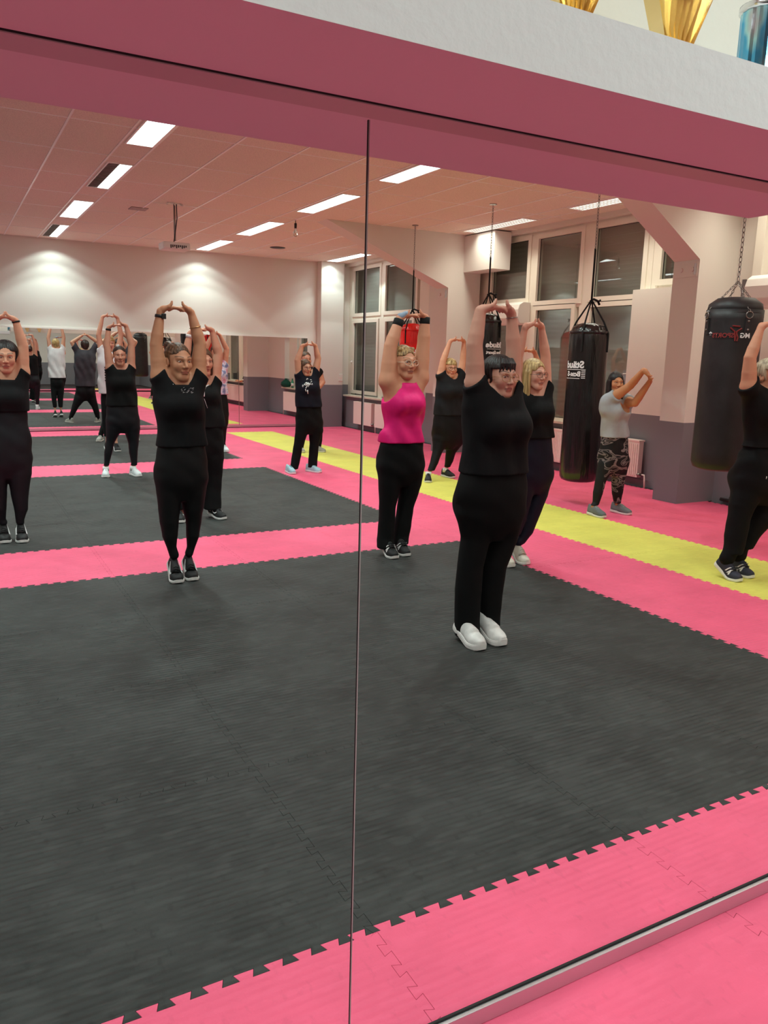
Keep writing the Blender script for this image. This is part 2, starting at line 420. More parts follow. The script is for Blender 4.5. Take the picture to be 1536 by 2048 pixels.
# radiators
def radiator(y0, y1, label, ribs):
    e = empty('radiator', (7.98, (y0+y1)/2, 0.12), label, 'radiator', 'radiators under the windows')
    def L(o): o.location = (-7.98, -(y0+y1)/2, -0.12); return o
    b = MB(); x0 = 7.90; n = int((y1-y0)/0.035)
    b.box(x0+0.02, x0+0.10, y0, y1, 0.13, 0.60)
    if ribs:
        for k in range(n):
            yy = y0+0.02+(y1-y0-0.04)*(k+0.5)/n; b.box(x0+0.008, x0+0.022, yy-0.010, yy+0.010, 0.15, 0.57)
    else: b.box(x0+0.008, x0+0.022, y0, y1, 0.13, 0.60)
    L(b.build('panel', M['radiator'], e, bevel=0.004))
    c = MB(); c.box(x0+0.01, x0+0.115, y0-0.004, y1+0.004, 0.60, 0.62); L(c.build('top_grille', M['radiator'], e))
    v = MB(); yv = y0-0.02; v.tube([(x0+0.06, y0+0.01, 0.17), (x0+0.06, y0-0.09, 0.17), (x0+0.06, y0-0.10, 0.11), (x0+0.06, y0-0.11, 0.0)], 0.011, 8); L(v.build('pipe', M['radiator'], e, True))
    k = MB(); k.tube([(x0+0.06, y0-0.03, 0.17), (x0+0.0, y0-0.03, 0.17)], 0.02, 10); L(k.build('valve', M['steel'], e, True))
radiator(7.46, 11.0, 'long ribbed white radiator behind the hanging black bag and zebra leggings', True)
radiator(13.3, 14.85, 'flat white radiator beneath the far windows, nearer of the two', False)
radiator(15.0, 15.85, 'short flat white radiator nearest the far corner', False)
pv = MB(); pv.tube([(8.0, 6.2, 0.05), (8.0, 5.7, 0.05)], 0.02, 8); pv.tube([(8.0, 6.05, 0.0), (8.0, 6.05, 0.10)], 0.03, 8)
tag(pv.build('pipe_valve', M['steel'], None, True), 'steel pipe valve low on the wall right of the big pier', 'valve')

# boxing in under the ceiling and the rolled screen cases
bx = MB(); bx.box(7.72, WX, 10.62, 11.46, 3.02, 3.60); tag(bx.build('wall_box', M['white'], bevel=0.006), 'white casing high on the wall beside the far pier', 'casing')
def case(ya, yb, x0, z, label):
    e = empty('air_unit', (x0+0.12, (ya+yb)/2, z), label, 'air unit', 'rounded white wall units')
    def L(o): o.location = (-(x0+0.12), -(ya+yb)/2, -z); return o
    b = MB(); prof = [(0.24, -0.16), (0.24, 0.17), (0.10, 0.17), (0.03, 0.13), (0.0, 0.05), (0.0, -0.08), (0.05, -0.16)]
    rings = [[(x0+px, yy, z+pz) for px, pz in prof] for yy in (ya, yb)]
    b.loft(rings); L(b.build('cover', M['white'], e, bevel=0.008))
    b = MB(); b.box(x0+0.05, x0+0.24, ya+0.02, yb-0.02, z-0.18, z-0.155); L(b.build('bottom_plate', M['radiator'], e))
    b = MB(); b.tube([(x0+0.06, yb-0.06, z-0.18), (x0+0.03, yb-0.08, z-0.25), (x0+0.05, yb-0.15, z-0.27), (x0+0.06, yb-0.16, z-0.18)], 0.007, 6); L(b.build('hook', M['steel'], e, True))
    b = MB(); b.box(x0+0.02, x0+0.24, yb, yb+0.05, z-0.05, z+0.13); L(b.build('bracket', M['steel'], e))
case(4.6, 5.90, 7.62, 2.40, 'rounded white unit with hooks beside the dull black hanging bag')
case(10.2, 10.95, 7.935, 2.34, 'rounded white unit seen between the raised arms of the woman in front')
cbl = MB(); cbl.tube([(7.80, 5.55, 3.5), (7.80, 5.57, 3.0), (7.80, 5.52, 2.56)], 0.006, 6); tag(cbl.build('cable', M['white'], None, True), 'thin white cable hanging down to the wall unit at the right edge', 'cable')
cdt = MB(); cdt.box(7.93, 8.05, 5.95, 6.06, 2.5, CZ); structure(cdt.build('trim_8', M['frame']))

# far wall mirror, two sheets
mt = empty('wall_mirror', (4.0, BACK-0.012, 0.0), 'long low mirror on the far wall behind the class', 'mirror')
def Lm(o): o.location = (-4.0, -(BACK-0.012), 0); return o
for xa, xb in ((LX+0.02, 5.548), (5.556, 7.15)):
    q = MB(); q.box(xa, xb, BACK-0.010, BACK-0.001, 0.055, 1.965); Lm(q.build('mirror_sheet', M['mirror'], mt))
q = MB(); q.box(LX+0.02, 7.15, BACK-0.022, BACK-0.001, 0.018, 0.060); Lm(q.build('bottom_rail', M['alu'], mt))
q = MB(); q.box(LX+0.02, 7.15, BACK-0.020, BACK-0.001, 1.962, 1.99); Lm(q.build('top_rail', M['white'], mt))
q = MB(); q.box(5.547, 5.557, BACK-0.012, BACK-0.001, 0.055, 1.965); Lm(q.build('joint', M['steel'], mt))

# near mirror: what shows of it is the rails and the joint; above it the boxed-in ledge
nm = empty('wall_mirror', (0.69, MY, 0.0), 'near mirror reflecting the room, edged by a silver bottom rail and upright joint', 'mirror')
def Ln(o): o.location = (-0.69, -MY, 0); return o
q = MB(); q.box(LX, WX, MY-0.014, MY-0.002, 0.001, 0.047); Ln(q.build('bottom_rail', M['alu'], nm, bevel=0.002))
q = MB(); q.box(LX, WX, MY-0.002, MY+0.004, 0.001, 0.052); Ln(q.build('rail_gasket', M['dark'], nm))
q = MB(); q.box(0.6885, 0.6915, MY-0.002, MY+0.003, 0.05, 2.02); q.cur = 1; q.box(0.6882, 0.6885, MY-0.003, MY+0.002, 0.03, 2.02); Ln(q.build('joint', [M['jointstrip'], M['dark']], nm))
LD = 0.3024; ZS, ZL = 2.037, 2.1415
q = MB(); q.box(LX, 2.11, MY-0.036, MY+0.036, ZS-0.003, ZS+0.002); Ln(q.build('top_rail', M['railpaint'], nm))
q = MB(); q.box(LX, 2.11, MY-0.0395, MY-0.036, ZS-0.0012, ZS+0.001); q.box(LX, 2.11, MY+0.036, MY+0.0395, ZS-0.0012, ZS+0.001); Ln(q.build('rail_shadow_gap', M['dark'], nm))
lg = MB(); lg.cur = 0; lg.box(LX, 2.11, MY-LD, MY+LD, ZS+0.001, ZL); o = structure(lg.build('trim_9', [M['white_plaster'], M['soffit']]))
for p_ in o.data.polygons:
    if p_.normal.z < -0.5: p_.material_index = 1
structure(box("wall_above_mirror", M["upper"], LX, WX, MY-0.03, MY+0.03, ZL, CZ))

# trophies on the ledge
def trophy_fan(x, y, mats, label, s=1.0):
    e = empty('trophy', (x, y, ZL), label, 'trophy', 'trophies on the ledge')
    b = MB(); n = 15; fr_, bk = [], []
    for k in range(n):
        t = k/(n-1)*2-1; d = 0.012*(1 if k % 2 else -1)
        fr_ += [(t*0.028*s, -0.012+d*0.5, 0.02*s), (t*0.085*s, -0.012+d, 0.20*s-0.05*s*t*t)]
        bk += [(t*0.028*s, 0.012, 0.02*s), (t*0.085*s, 0.012, 0.20*s-0.05*s*t*t)]
    vs = fr_+bk; fs = []
    for k in range(n-1):
        a = 2*k; fs += [(a, a+2, a+3, a+1), (2*n+a, 2*n+a+1, 2*n+a+3, 2*n+a+2), (a+1, a+3, 2*n+a+3, 2*n+a+1), (a, 2*n+a, 2*n+a+2, a+2)]
    fs += [(0, 1, 2*n+1, 2*n), (2*n-2, 4*n-2, 4*n-1, 2*n-1)]
    b.add(vs, fs).build('fan', mats[0], e)
    b = MB(); b.lathe([(0.001, -0.008), (0.038*s, -0.008), (0.042*s, 0), (0.038*s, 0.008), (0.001, 0.008)], (0, 0, 0), 24)
    b.v = [(x_, -0.03+z_*1.0, 0.185*s+y_) for x_, y_, z_ in b.v]; b.build('medallion', mats[1], e, True)
    b = MB(); b.box(-0.035*s, 0.035*s, -0.03, 0.03, 0, 0.022); b.build('foot', mats[0], e, bevel=0.003)
    return e
def trophy_col(x, y, label, mats):
    e = empty('trophy', (x, y, ZL), label, 'trophy', 'trophies on the ledge')
    MB().lathe([(0.05, 0), (0.05, 0.012), (0.046, 0.016)], (0, 0, 0), 24).build('foot', mats[1], e, True)
    MB().lathe([(0.041, 0.016), (0.041, 0.145)], (0, 0, 0), 40, lambda a, z: 0.03*abs(math.sin(a*10))).build('column', mats[0], e)
    MB().lathe([(0.041, 0.145), (0.046, 0.148), (0.046, 0.158), (0.03, 0.165), (0.012, 0.18), (0.02, 0.22), (0.035, 0.25), (0.034, 0.252)], (0, 0, 0), 28).build('cup', mats[1], e, True)
    return e
gold = Mat('gold_foil', (240, 214, 156), 0.22, 1.0).m
silv = plain('silver_foil', (230, 232, 235), 0.15, 1.0)
m = Mat('holographic_foil', (165, 190, 205), 0.12, 1.0)
rp = m.n('ShaderNodeValToRGB'); cr = rp.color_ramp; cr.elements[0].color = (0.30, 0.38, 0.45, 1); cr.elements[1].color = (0.75, 0.72, 0.62, 1)
e1 = cr.elements.new(0.45); e1.color = (0.10, 0.45, 0.75, 1); e2 = cr.elements.new(0.55); e2.color = (0.45, 0.80, 0.85, 1); e3 = cr.elements.new(0.65); e3.color = (0.55, 0.55, 0.60, 1)
m.l(m.noise(22, 2, sc=(1, 1, 0.5)), rp.inputs[0]); m.l(rp.outputs[0], m.b.inputs['Base Color']); holo = m.m
YT = 1.15
trophy_fan(1.21, YT, (gold, silv), 'gold fan trophy with a silver medallion, middle one on the ledge', 0.92)
trophy_fan(0.965, YT, (gold, gold), 'gold trophy foot at the top edge, leftmost on the ledge', 0.85)
trophy_col(1.455, YT, 'column trophy of blue holographic foil at the right end of the ledge', (holo, silv))
k_ = 0
for x in (-1.6, -1.3, -0.9, -0.6, -0.2, 0.2, 0.7, 1.1, 1.6, 2.1, 2.7, 3.1):
    (trophy_fan if k_ % 3 else lambda a, b, c, d: trophy_col(a, b, d, (holo, silv)))(x, MY+0.16, (gold, silv), 'small trophy on the ledge above the mirror, seen only in the far mirror'); k_ += 1
pf = empty('picture_frame', (1.2, MY+0.04, 2.45), 'black framed picture on the wall above the ledge, seen in the far mirror', 'picture')
q = MB(); frame_rect(q, -0.16, 0.16, -0.22, 0.22, 0.02, 0.0, 0.02); q.v = [(y_, x_, z_) for x_, y_, z_ in q.v]; q.build('frame', M['blackplastic'], pf)
MB().box(-0.14, 0.14, 0.0, 0.012, -0.20, 0.20).build('print', plain('pale_print', (180, 186, 190), 0.4, var=0.3), pf)

# ceiling lights
li = 0
RN = ['leftmost', 'left', 'middle', 'window side']
def ceiling_light(x, y0, y1, lab, grp, half=False, pw=1.0, dim=False, spread=None):
    e = empty('ceiling_light', (x+0.125, (y0+y1)/2, CZ), lab, 'ceiling light', grp)
    hl = (y1-y0)/2
    f = MB(); frame_rect(f, -hl, hl, -0.02, 0.0, 0.001, 0, 0) if False else None
    f.box(-0.14, -0.125, -hl-0.015, hl+0.015, -0.012, 0.0); f.box(0.125, 0.14, -hl-0.015, hl+0.015, -0.012, 0.0); f.box(-0.125, 0.125, -hl-0.015, -hl, -0.012, 0.0); f.box(-0.125, 0.125, hl, hl+0.015, -0.012, 0.0)
    f.build('frame', M['tbar'], e)
    xa = 0.0 if half else -0.125
    MB().box(xa, 0.125, -hl, hl, -0.006, -0.001).build('diffuser', M['lamp_dim' if dim else 'lamp'], e)
    if dim:
        lv = MB()
        for k in range(24): yy = -hl+2*hl*(k+0.5)/24; lv.box(-0.12, 0.12, yy-0.003, yy+0.003, -0.012, -0.006)
        for xx in (-0.06, 0.0, 0.06): lv.box(xx-0.003, xx+0.003, -hl, hl, -0.012, -0.006)
        lv.build('louvre', M['white'], e)
    if half: 
        lv = MB(); lv.box(-0.125, -0.002, -hl, hl, -0.004, -0.001)
        for k in range(20): yy = -hl+2*hl*(k+0.5)/20; lv.box(-0.12, -0.004, yy-0.003, yy+0.003, -0.010, -0.004)
        lv.build('louvre', M['louvre'], e)
    colr = (1.0, 0.98, 0.80) if dim else LIGHT_COL
    if spread or dim:
        L = bpy.data.lights.new('tube', 'AREA'); L.shape = 'RECTANGLE'; L.size = 0.125-xa-0.01; L.size_y = (y1-y0)-0.02
        L.energy = LIGHT_W*pw*(1.0 if spread else 0.95); L.color = colr; L.spread = spread or math.radians(125)
        lo = bpy.data.objects.new('tube', L); COL.objects.link(lo); lo.parent = e; lo.location = ((xa+0.125)/2, 0, -0.014)
    else:                                  # louvred tubes: a downlight with a sharp cut-off, one at each end
        last = y1 > 16
        for yy, wt in (((hl+0.01, 0.20), (hl-0.16, 0.32), (hl-0.45, 0.55), (-hl+0.25, 1.2)) if last else ((-hl+0.10, 1.0), (hl-0.10, 1.0))):
            L = bpy.data.lights.new('tube', 'SPOT'); L.spot_size = math.radians(124 if (last and yy > hl) else 106); L.spot_blend = 0.16 if last else 0.22; L.shadow_soft_size = 0.06
            L.energy = SPOT_W*pw*wt; L.color = colr
            lo = bpy.data.objects.new('tube', L); COL.objects.link(lo); lo.parent = e; lo.location = ((xa+0.125)/2, yy, -0.03)
PLACE = ['nearest the mirror', 'first from the mirror', 'second from the mirror', 'third from the mirror', 'last before the far wall']
NEARS = [(4.50, 6.05), (7.05, 8.60), (9.57, 11.08), (12.20, 13.80), (14.72, 16.33)]
ROWN = {0: 'row beyond the left edge', 1: 'left row above the class', 2: 'middle row past the projector', 3: 'row along the windows'}
for r_, x in enumerate(LXS):
    for k, (a, b) in enumerate(NEARS):
        if r_ == 0 and k == 0: pass
        if r_ == 3 and k == 3: continue
        ceiling_light(x, a, b, 'recessed strip light in the %s, %s' % (ROWN[r_], PLACE[k]), 'recessed strip lights', half=(r_ == 1 and k in (2, 4)), pw=(1.4, 1.2, 1.1, 0.66)[r_]*1.0*(0.9 if k == 0 else 1), dim=(r_ == 3 and k < 3))
    for (a, b) in ((1.95, 3.50), (-0.81, 0.74), (-3.36, -1.81)):
        ceiling_light(x, a, b, 'recessed strip light over the mirror end of the room', 'recessed strip lights near the mirror', pw=(1.3, 1.3, 1.1, 0.9)[r_]*(1.0 if a < 1 else 0.6), dim=(r_ == 3), spread=math.radians(165))

# projector, bulb, vents
pr = empty('projector', (2.95, 11.6, CZ), 'white ceiling projector on a thin metal pole', 'projector')
MB().tube([(0, 0, 0), (0, 0, -0.50)], 0.014, 10).build('pole', M['steel'], pr, True)
MB().tube([(0.03, 0, 0), (0.035, 0.0, -0.2), (0.0, -0.02, -0.40), (-0.03, -0.03, -0.56)], 0.007, 6).build('cable', M['blackplastic'], pr, True)
q = MB(); q.box(-0.09, 0.09, -0.03, 0.03, -0.012, 0)
for k in range(3): q.tube([(-0.09+0.09*k, 0, -0.01), (-0.11+0.11*k, -0.05, -0.03)], 0.012, 6)
q.build('ceiling_plate', M['white'], pr)
q = MB(); q.box(-0.20, 0.18, -0.14, 0.14, -0.63, -0.53); q.build('body', M['white'], pr, bevel=0.02)
q = MB()
for k in range(9): q.box(-0.10+k*0.026, -0.085+k*0.026, -0.144, -0.139, -0.615+0.01*(k % 3), -0.57)
q.build('sockets', M['blackplastic'], pr)
MB().lathe([(0.03, 0), (0.035, 0.02)], (0, 0, 0), 20).build('lens', M['blackplastic'], pr, True, (-0.13, 0.14, -0.59)).rotation_euler = (-math.pi/2, 0, 0)
bl = empty('light_bulb', (4.86, 11.84, CZ), 'bare clear bulb on a short black holder under the ceiling', 'light bulb')
MB().tube([(0, 0, 0), (0, 0, -0.05)], 0.006, 6).build('wire', M['blackplastic'], bl, True)
MB().lathe([(0.018, -0.12), (0.02, -0.09), (0.02, -0.05), (0.006, -0.04)], (0, 0, 0), 14).build('holder', M['blackplastic'], bl, True)
mm_ = Mat('bulb_glass', (240, 235, 225), 0.05); mm_.b.inputs['Transmission Weight'].default_value = 0.85
MB().lathe([(0.002, -0.245), (0.02, -0.24), (0.036, -0.215), (0.038, -0.19), (0.028, -0.16), (0.016, -0.135), (0.014, -0.12)], (0, 0, 0), 18).build('bulb', mm_.m, bl, True)
q = MB(); q.lathe([(0.001, -0.012), (0.13, -0.012), (0.15, -0.004), (0.15, 0.0)], (0, 0, 0), 24); tag(q.build('ceiling_vent', M['blackplastic'], None, True, (5.8, 15.03, CZ)), 'dark round vent in the ceiling near the far wall', 'vent')
q = MB(); q.box(-0.12, 0.12, -0.12, 0.12, -0.01, 0); tag(q.build('ceiling_panel', plain('panel_grey', (170, 150, 142), 0.5), None, False, (2.62, 12.35, CZ)), 'small grey square plate in the ceiling left of the projector', 'plate')
sk = empty('wall_socket', (7.88, 16.48, 1.10), 'white socket on the far corner pier above the grey paint', 'socket')
MB().box(-0.05, 0.05, -0.02, 0.0, -0.06, 0.09).build('plate', M['white'], sk, bevel=0.004)
MB().box(-0.025, 0.025, -0.024, -0.019, -0.02, 0.03).build('inset', M['radiator'], sk)

# things on the sills
gb = empty('drawstring_bag', (7.99, 12.95+0.35, 0.735), 'dark green drawstring bag lying on the far window sill', 'bag')
q = MB(); q.lathe([(0.01, 0), (0.10, 0.01), (0.14, 0.06), (0.12, 0.13), (0.07, 0.18), (0.03, 0.20), (0.04, 0.23), (0.005, 0.23)], (0, 0, 0), 20, lambda a, z: 0.10*math.sin(a*5+z*30)); q.build('sack', fabric('green_cloth', (14, 74, 58), 0.5, 0.6), gb, True)
MB().tube([(0.03, 0, 0.20), (0.06, -0.03, 0.16), (0.08, 0.0, 0.08)], 0.005, 6).build('cord', M['web'], gb, True)
def bottle(x, y, z, col, label, h=0.17, r=0.032):
    e = empty('bottle', (x, y, z), label, 'bottle')
    mb = Mat('bottle_plastic', col, 0.08); mb.b.inputs['Transmission Weight'].default_value = 0.5
    MB().lathe([(0.01, 0), (r, 0.004), (r, h*0.62), (r*0.85, h*0.7), (r*0.4, h*0.88), (r*0.4, h*0.92)], (0, 0, 0), 20).build('body', mb.m, e, True)
    MB().lathe([(r*0.45, h*0.91), (r*0.45, h), (0.002, h)], (0, 0, 0), 16).build('cap', M['blackplastic'], e, True)
    MB().lathe([(r*1.02, h*0.2), (r*1.02, h*0.5)], (0, 0, 0), 20).build('label', M['white'], e, True)
bottle(8.0, 9.78, 0.735, (70, 66, 66), 'small dark bottle on the sill left of the tall black bag')
bottle(7.99, 13.75, 0.735, (90, 190, 150), 'green tinted bottle beside the green drawstring bag', 0.24, 0.036)
tw = empty('towel', (7.96, 9.55, 0.735), 'folded orange and white towel on the sill left of the tall black bag', 'towel')
m = Mat('orange_towel', (226, 120, 74), 0.9); m.vary(m.noise(10, 2), 0.3, lin((240, 214, 180))); m.bump(m.noise(60, 3), 0.5, 0.005)
q = MB(); n = 9
rings = []
for k in range(n):
    yy = -0.22+0.44*k/(n-1); hh = 0.035+0.015*math.sin(k*1.7)
    rings.append([(-0.07+0.01*math.sin(k*2), yy, 0.0), (-0.075, yy, hh*0.7), (-0.03, yy, hh), (0.04, yy, hh*0.9+0.006*math.cos(k*3)), (0.09, yy, hh*0.5), (0.09, yy, 0.0)])
q.loft(rings).build('cloth', m.m, tw, True)
MB().box(-0.09, 0.05, -0.28, 0.10, 0.0, 0.006).build('edge_fold', plain('towel_edge', (236, 190, 150), 0.9), tw)

# ---------------------------------------------------------------- hanging bags
def chain(g, p0, p1, link_l=0.042, r=0.0032):
    p0, p1 = np.array(p0, float), np.array(p1, float); L = np.linalg.norm(p1-p0); n = max(1, int(L/(link_l*0.78))); d = (p1-p0)/L
    a = np.cross(d, [0, 1, 0.01]); a /= np.linalg.norm(a); b = np.cross(d, a)
    for k in range(n):
        c = p0+d*L*(k+0.5)/n; s = a if k % 2 else b; pts = []
        for t in range(10):
            th = 2*math.pi*t/10; pts.append(c+d*(link_l*0.5)*math.cos(th)+s*(link_l*0.24)*math.sin(th))
        g.tube(pts, r, 5, True)
def soft_bag(x, y, z0, z1, R, mat, zr, zc, label, txt=None, ang=None, grp='hanging punch bags by the windows'):
    """smooth vinyl bag hung from straps, rope and chain"""
    e = empty('punch_bag', (x, y, 0), label, 'punch bag', grp)
    ph = random.random()*6
    prof = [(0.02, z0+0.004), (R*0.72, z0+0.002), (R*0.90, z0+0.018), (R*0.98, z0+0.05), (R*1.0, z0+0.12)]
    N = 26
    for k in range(1, N): prof.append((R*(1.0-0.04*(k/N)), z0+0.12+(z1-0.16-z0-0.12)*k/N))
    prof += [(R*0.94, z1-0.13), (R*0.90, z1-0.08), (R*0.82, z1-0.035), (R*0.66, z1-0.005), (R*0.35, z1+0.015), (0.02, z1+0.02)]
    def fn(a, z):
        t = max(0.0, 1-(z1-z)/0.30)
        return 0.004*math.sin(a*3+ph+z*2)+0.035*t*math.sin(a*9+ph)*math.sin(a*2.0+1)+0.012*t*math.sin(a*17)
    MB().lathe(prof, (0, 0, 0), 72, fn).build('bag', mat, e, True)
    MB().lathe([(R*0.945, z1-0.105), (R*0.965, z1-0.10), (R*0.965, z1-0.075), (R*0.93, z1-0.07)], (0, 0, 0), 48).build('rim_band', mat, e, True)
    for k in range(4):
        a = k*math.pi/2+0.5; s = MB(); c_, s_ = math.cos(a), math.sin(a)
        s.tube([(R*0.97*c_, R*0.97*s_, z1-0.30), (R*0.975*c_, R*0.975*s_, z1-0.10), (R*0.70*c_, R*0.70*s_, z1+0.03), (0.012*c_, 0.012*s_, zr)], [0.012, 0.012, 0.010, 0.009], 6)
        s.build('strap', M['web'], e)
    t = MB(); t.tube([(0.0, 0, zr-0.02), (0.0, 0, zc)], 0.011, 8)
    t.tube([(-0.02, 0, zr), (0.03, 0.0, zr+0.025), (0.09, 0, zr+0.01), (0.12, 0, zr-0.03)], [0.012, 0.014, 0.012, 0.014], 6)
    t.tube([(0.10, 0, zr+0.0), (0.13, 0, zr+0.02)], 0.012, 6)
    t.build('rope', M['web'], e, True)
    g = MB(); chain(g, (0, 0, zc-0.02), (0, 0, CZ-0.02)); g.build('chain', M['steel'], e, True)
    MB().lathe([(0.05, -0.008), (0.05, 0.0), (0.01, 0.0)], (0, 0, CZ), 14).build('ceiling_hook', M['steel'], e)
    return e
RB = 0.215
b3 = soft_bag(6.34, 6.85, 0.26, 2.02, 0.222, M['vinyl'], 2.27, 2.83, 'tall glossy black punch bag with white lettering, left of the woman in zebra leggings')
a3 = math.atan2(-6.85, -6.34)-math.radians(38)
wrap_text('lettering', 'Stäud', 0.105, 0.218, a3, 1.575, M['print'], b3, 0.004)
wrap_text('lettering', 'Box-S', 0.075, 0.218, a3, 1.475, M['print'], b3, 0.003, dx=-0.005)
q = MB()
for k in range(5): 
    for t in range(8):
        pass
def band(parent, R, a0, a1, z0, z1, mat, name):
    b = MB(); n = 10; vs = []; fs = []
    for k in range(n+1):
        a = a0+(a1-a0)*k/n; vs += [(R*math.cos(a), R*math.sin(a), z0), (R*math.cos(a), R*math.sin(a), z1)]
    fs = [(2*k, 2*k+2, 2*k+3, 2*k+1) for k in range(n)]
    b.add(vs, fs).build(name, mat, parent)
band(b3, 0.2215, a3-0.55, a3+0.62, 1.522, 1.528, M['print'], 'print_line')
band(b3, 0.2215, a3-0.55, a3+0.35, 1.425, 1.431, M['print'], 'print_line')
for k in range(5): band(b3, 0.2215, a3+0.42, a3+0.62, 1.43+k*0.019, 1.438+k*0.019, M['print'], 'print_line')
b2 = soft_bag(6.50, 9.01, 0.40, 2.20, 0.20, M['vinyl'], 2.46, 2.95, 'black punch bag half hidden behind the raised arm of the woman in front')
a2 = math.atan2(-9.01, -6.5)+math.radians(38)
wrap_text('lettering', 'Stäude', 0.10, 0.196, a2, 1.80, M['print'], b2, 0.004)
band(b2, 0.199, a2-0.6, a2+0.6, 1.745, 1.75, M['print'], 'print_line')
wrap_text('lettering', 'Box-Sport', 0.06, 0.196, a2, 1.70, M['print'], b2, 0.003)
b1 = soft_bag(6.55, 11.1, 0.50, 2.12, 0.20, M['redvinyl'], 2.33, 2.95, 'glossy red punch bag behind the woman in the pink top')
a1 = math.atan2(-11.1, -6.55)+math.radians(45)
wrap_text('lettering', 'Stäude', 0.11, 0.196, a1, 1.68, M['print'], b1, 0.006)
wrap_text('lettering', 'Box', 0.08, 0.196, a1, 1.55, M['print'], b1, 0.003)
# leather bag with chains on four rings
def leather_bag(x, y, z0, z1, R, zj, label):
    e = empty('punch_bag', (x, y, 0), label, 'punch bag', 'hanging punch bags by the windows')
    prof = [(0.02, z0+0.0), (R*0.7, z0+0.0), (R*0.92, z0+0.02), (R, z0+0.07)]
    for k in range(1, 16): prof.append((R*(1-0.02*k/16), z0+0.07+(z1-z0-0.07)*k/16))
    prof += [(R*0.985, z1), (R*0.95, z1), (R*0.94, z1-0.06), (0.02, z1-0.05)]
    MB().lathe(prof, (0, 0, 0), 64, lambda a, z: 0.006*math.sin(3*a+z*2)).build('bag', M['leather'], e, True)
    # hood rising between the rings
    MB().lathe([(R*0.985, z1-0.03), (R*0.9, z1+0.05), (R*0.62, z1+0.10), (0.05, z1+0.11)], (0, 0, 0), 48, lambda a, z: 0.03*math.sin(4*a)*(z > z1)).build('hood', M['leather'], e, True)
    for k in range(4):
        a = math.atan2(-y, -x)+math.radians(28+90*k-0); c_, s_ = math.cos(a), math.sin(a); Rr = R*1.0
        t = MB(); tx = np.array([-s_, c_, 0.0]); n_ = np.array([c_, s_, 0.0])
        pts = [n_*(Rr+0.006)+tx*dx+np.array([0, 0, z1-0.14+dz]) for dx, dz in ((-0.03, -0.07), (0.03, -0.07), (0.022, 0.07), (-0.022, 0.07))]
        pb = [p-n_*0.02 for p in pts]
        t.add(pts+pb, [(0, 1, 2, 3), (0, 4, 5, 1), (1, 5, 6, 2), (2, 6, 7, 3), (3, 7, 4, 0)]); tb = t.build('leather_tab', M['leather'], e)
        for dz in (-0.17, -0.10):
            r = MB(); c = n_*(Rr+0.006)+np.array([0, 0, z1+dz]); r.tube([c, c+n_*0.006], 0.009, 10); r.build('rivet', M['steel'], tb, True)
        rg = MB(); c = n_*(Rr+0.012)+np.array([0, 0, z1-0.05]); rg.tube([c+tx*0.03*math.cos(t_)+np.array([0, 0, 0.028*math.sin(t_)]) for t_ in np.linspace(0, 2*math.pi, 14)[:-1]], 0.004, 6, True)
        rg.build('ring', M['steel'], e, True)
        g = MB(); chain(g, c+np.array([0, 0, 0.025]), (0, 0, zj), 0.036, 0.003); g.build('chain', M['steel'], e, True)
    g = MB(); chain(g, (0, 0, zj), (0, 0, CZ-0.02), 0.05, 0.0036); g.build('chain', M['steel'], e, True)
    return e
b4 = leather_bag(6.01, 4.72, 0.70, 2.08, 0.235, 2.32, 'dull black leather bag on four chains at the right edge')
a4 = math.atan2(-4.72, -6.01)
wrap_text('lettering', 'MG', 0.055, 0.236, a4+0.42, 1.86, M['print'], b4, 0.002)
wrap_text('lettering', 'SPORTS', 0.052, 0.236, a4-0.33, 1.86, M['redprint'], b4, 0.002)
wrap_text('print_star', '*', 0.07, 0.236, a4-0.80, 1.86, M['print'], b4, 0.003)
q = MB()
for pts in ([(-0.045, 0.05), (-0.01, 0.02), (0.0, -0.06)], [(0.045, 0.045), (0.01, 0.02), (0.0, -0.05)], [(-0.03, 0.065), (0.03, 0.06)], [(0.0, 0.02), (0.02, -0.03), (0.015, -0.06)]):
    q.tube([((0.239)*math.cos(a4+0.10+px/0.236), 0.239*math.sin(a4+0.10+px/0.236), 1.875+pz) for px, pz in pts], 0.006, 5)
q.build('emblem', M['redprint'], b4)

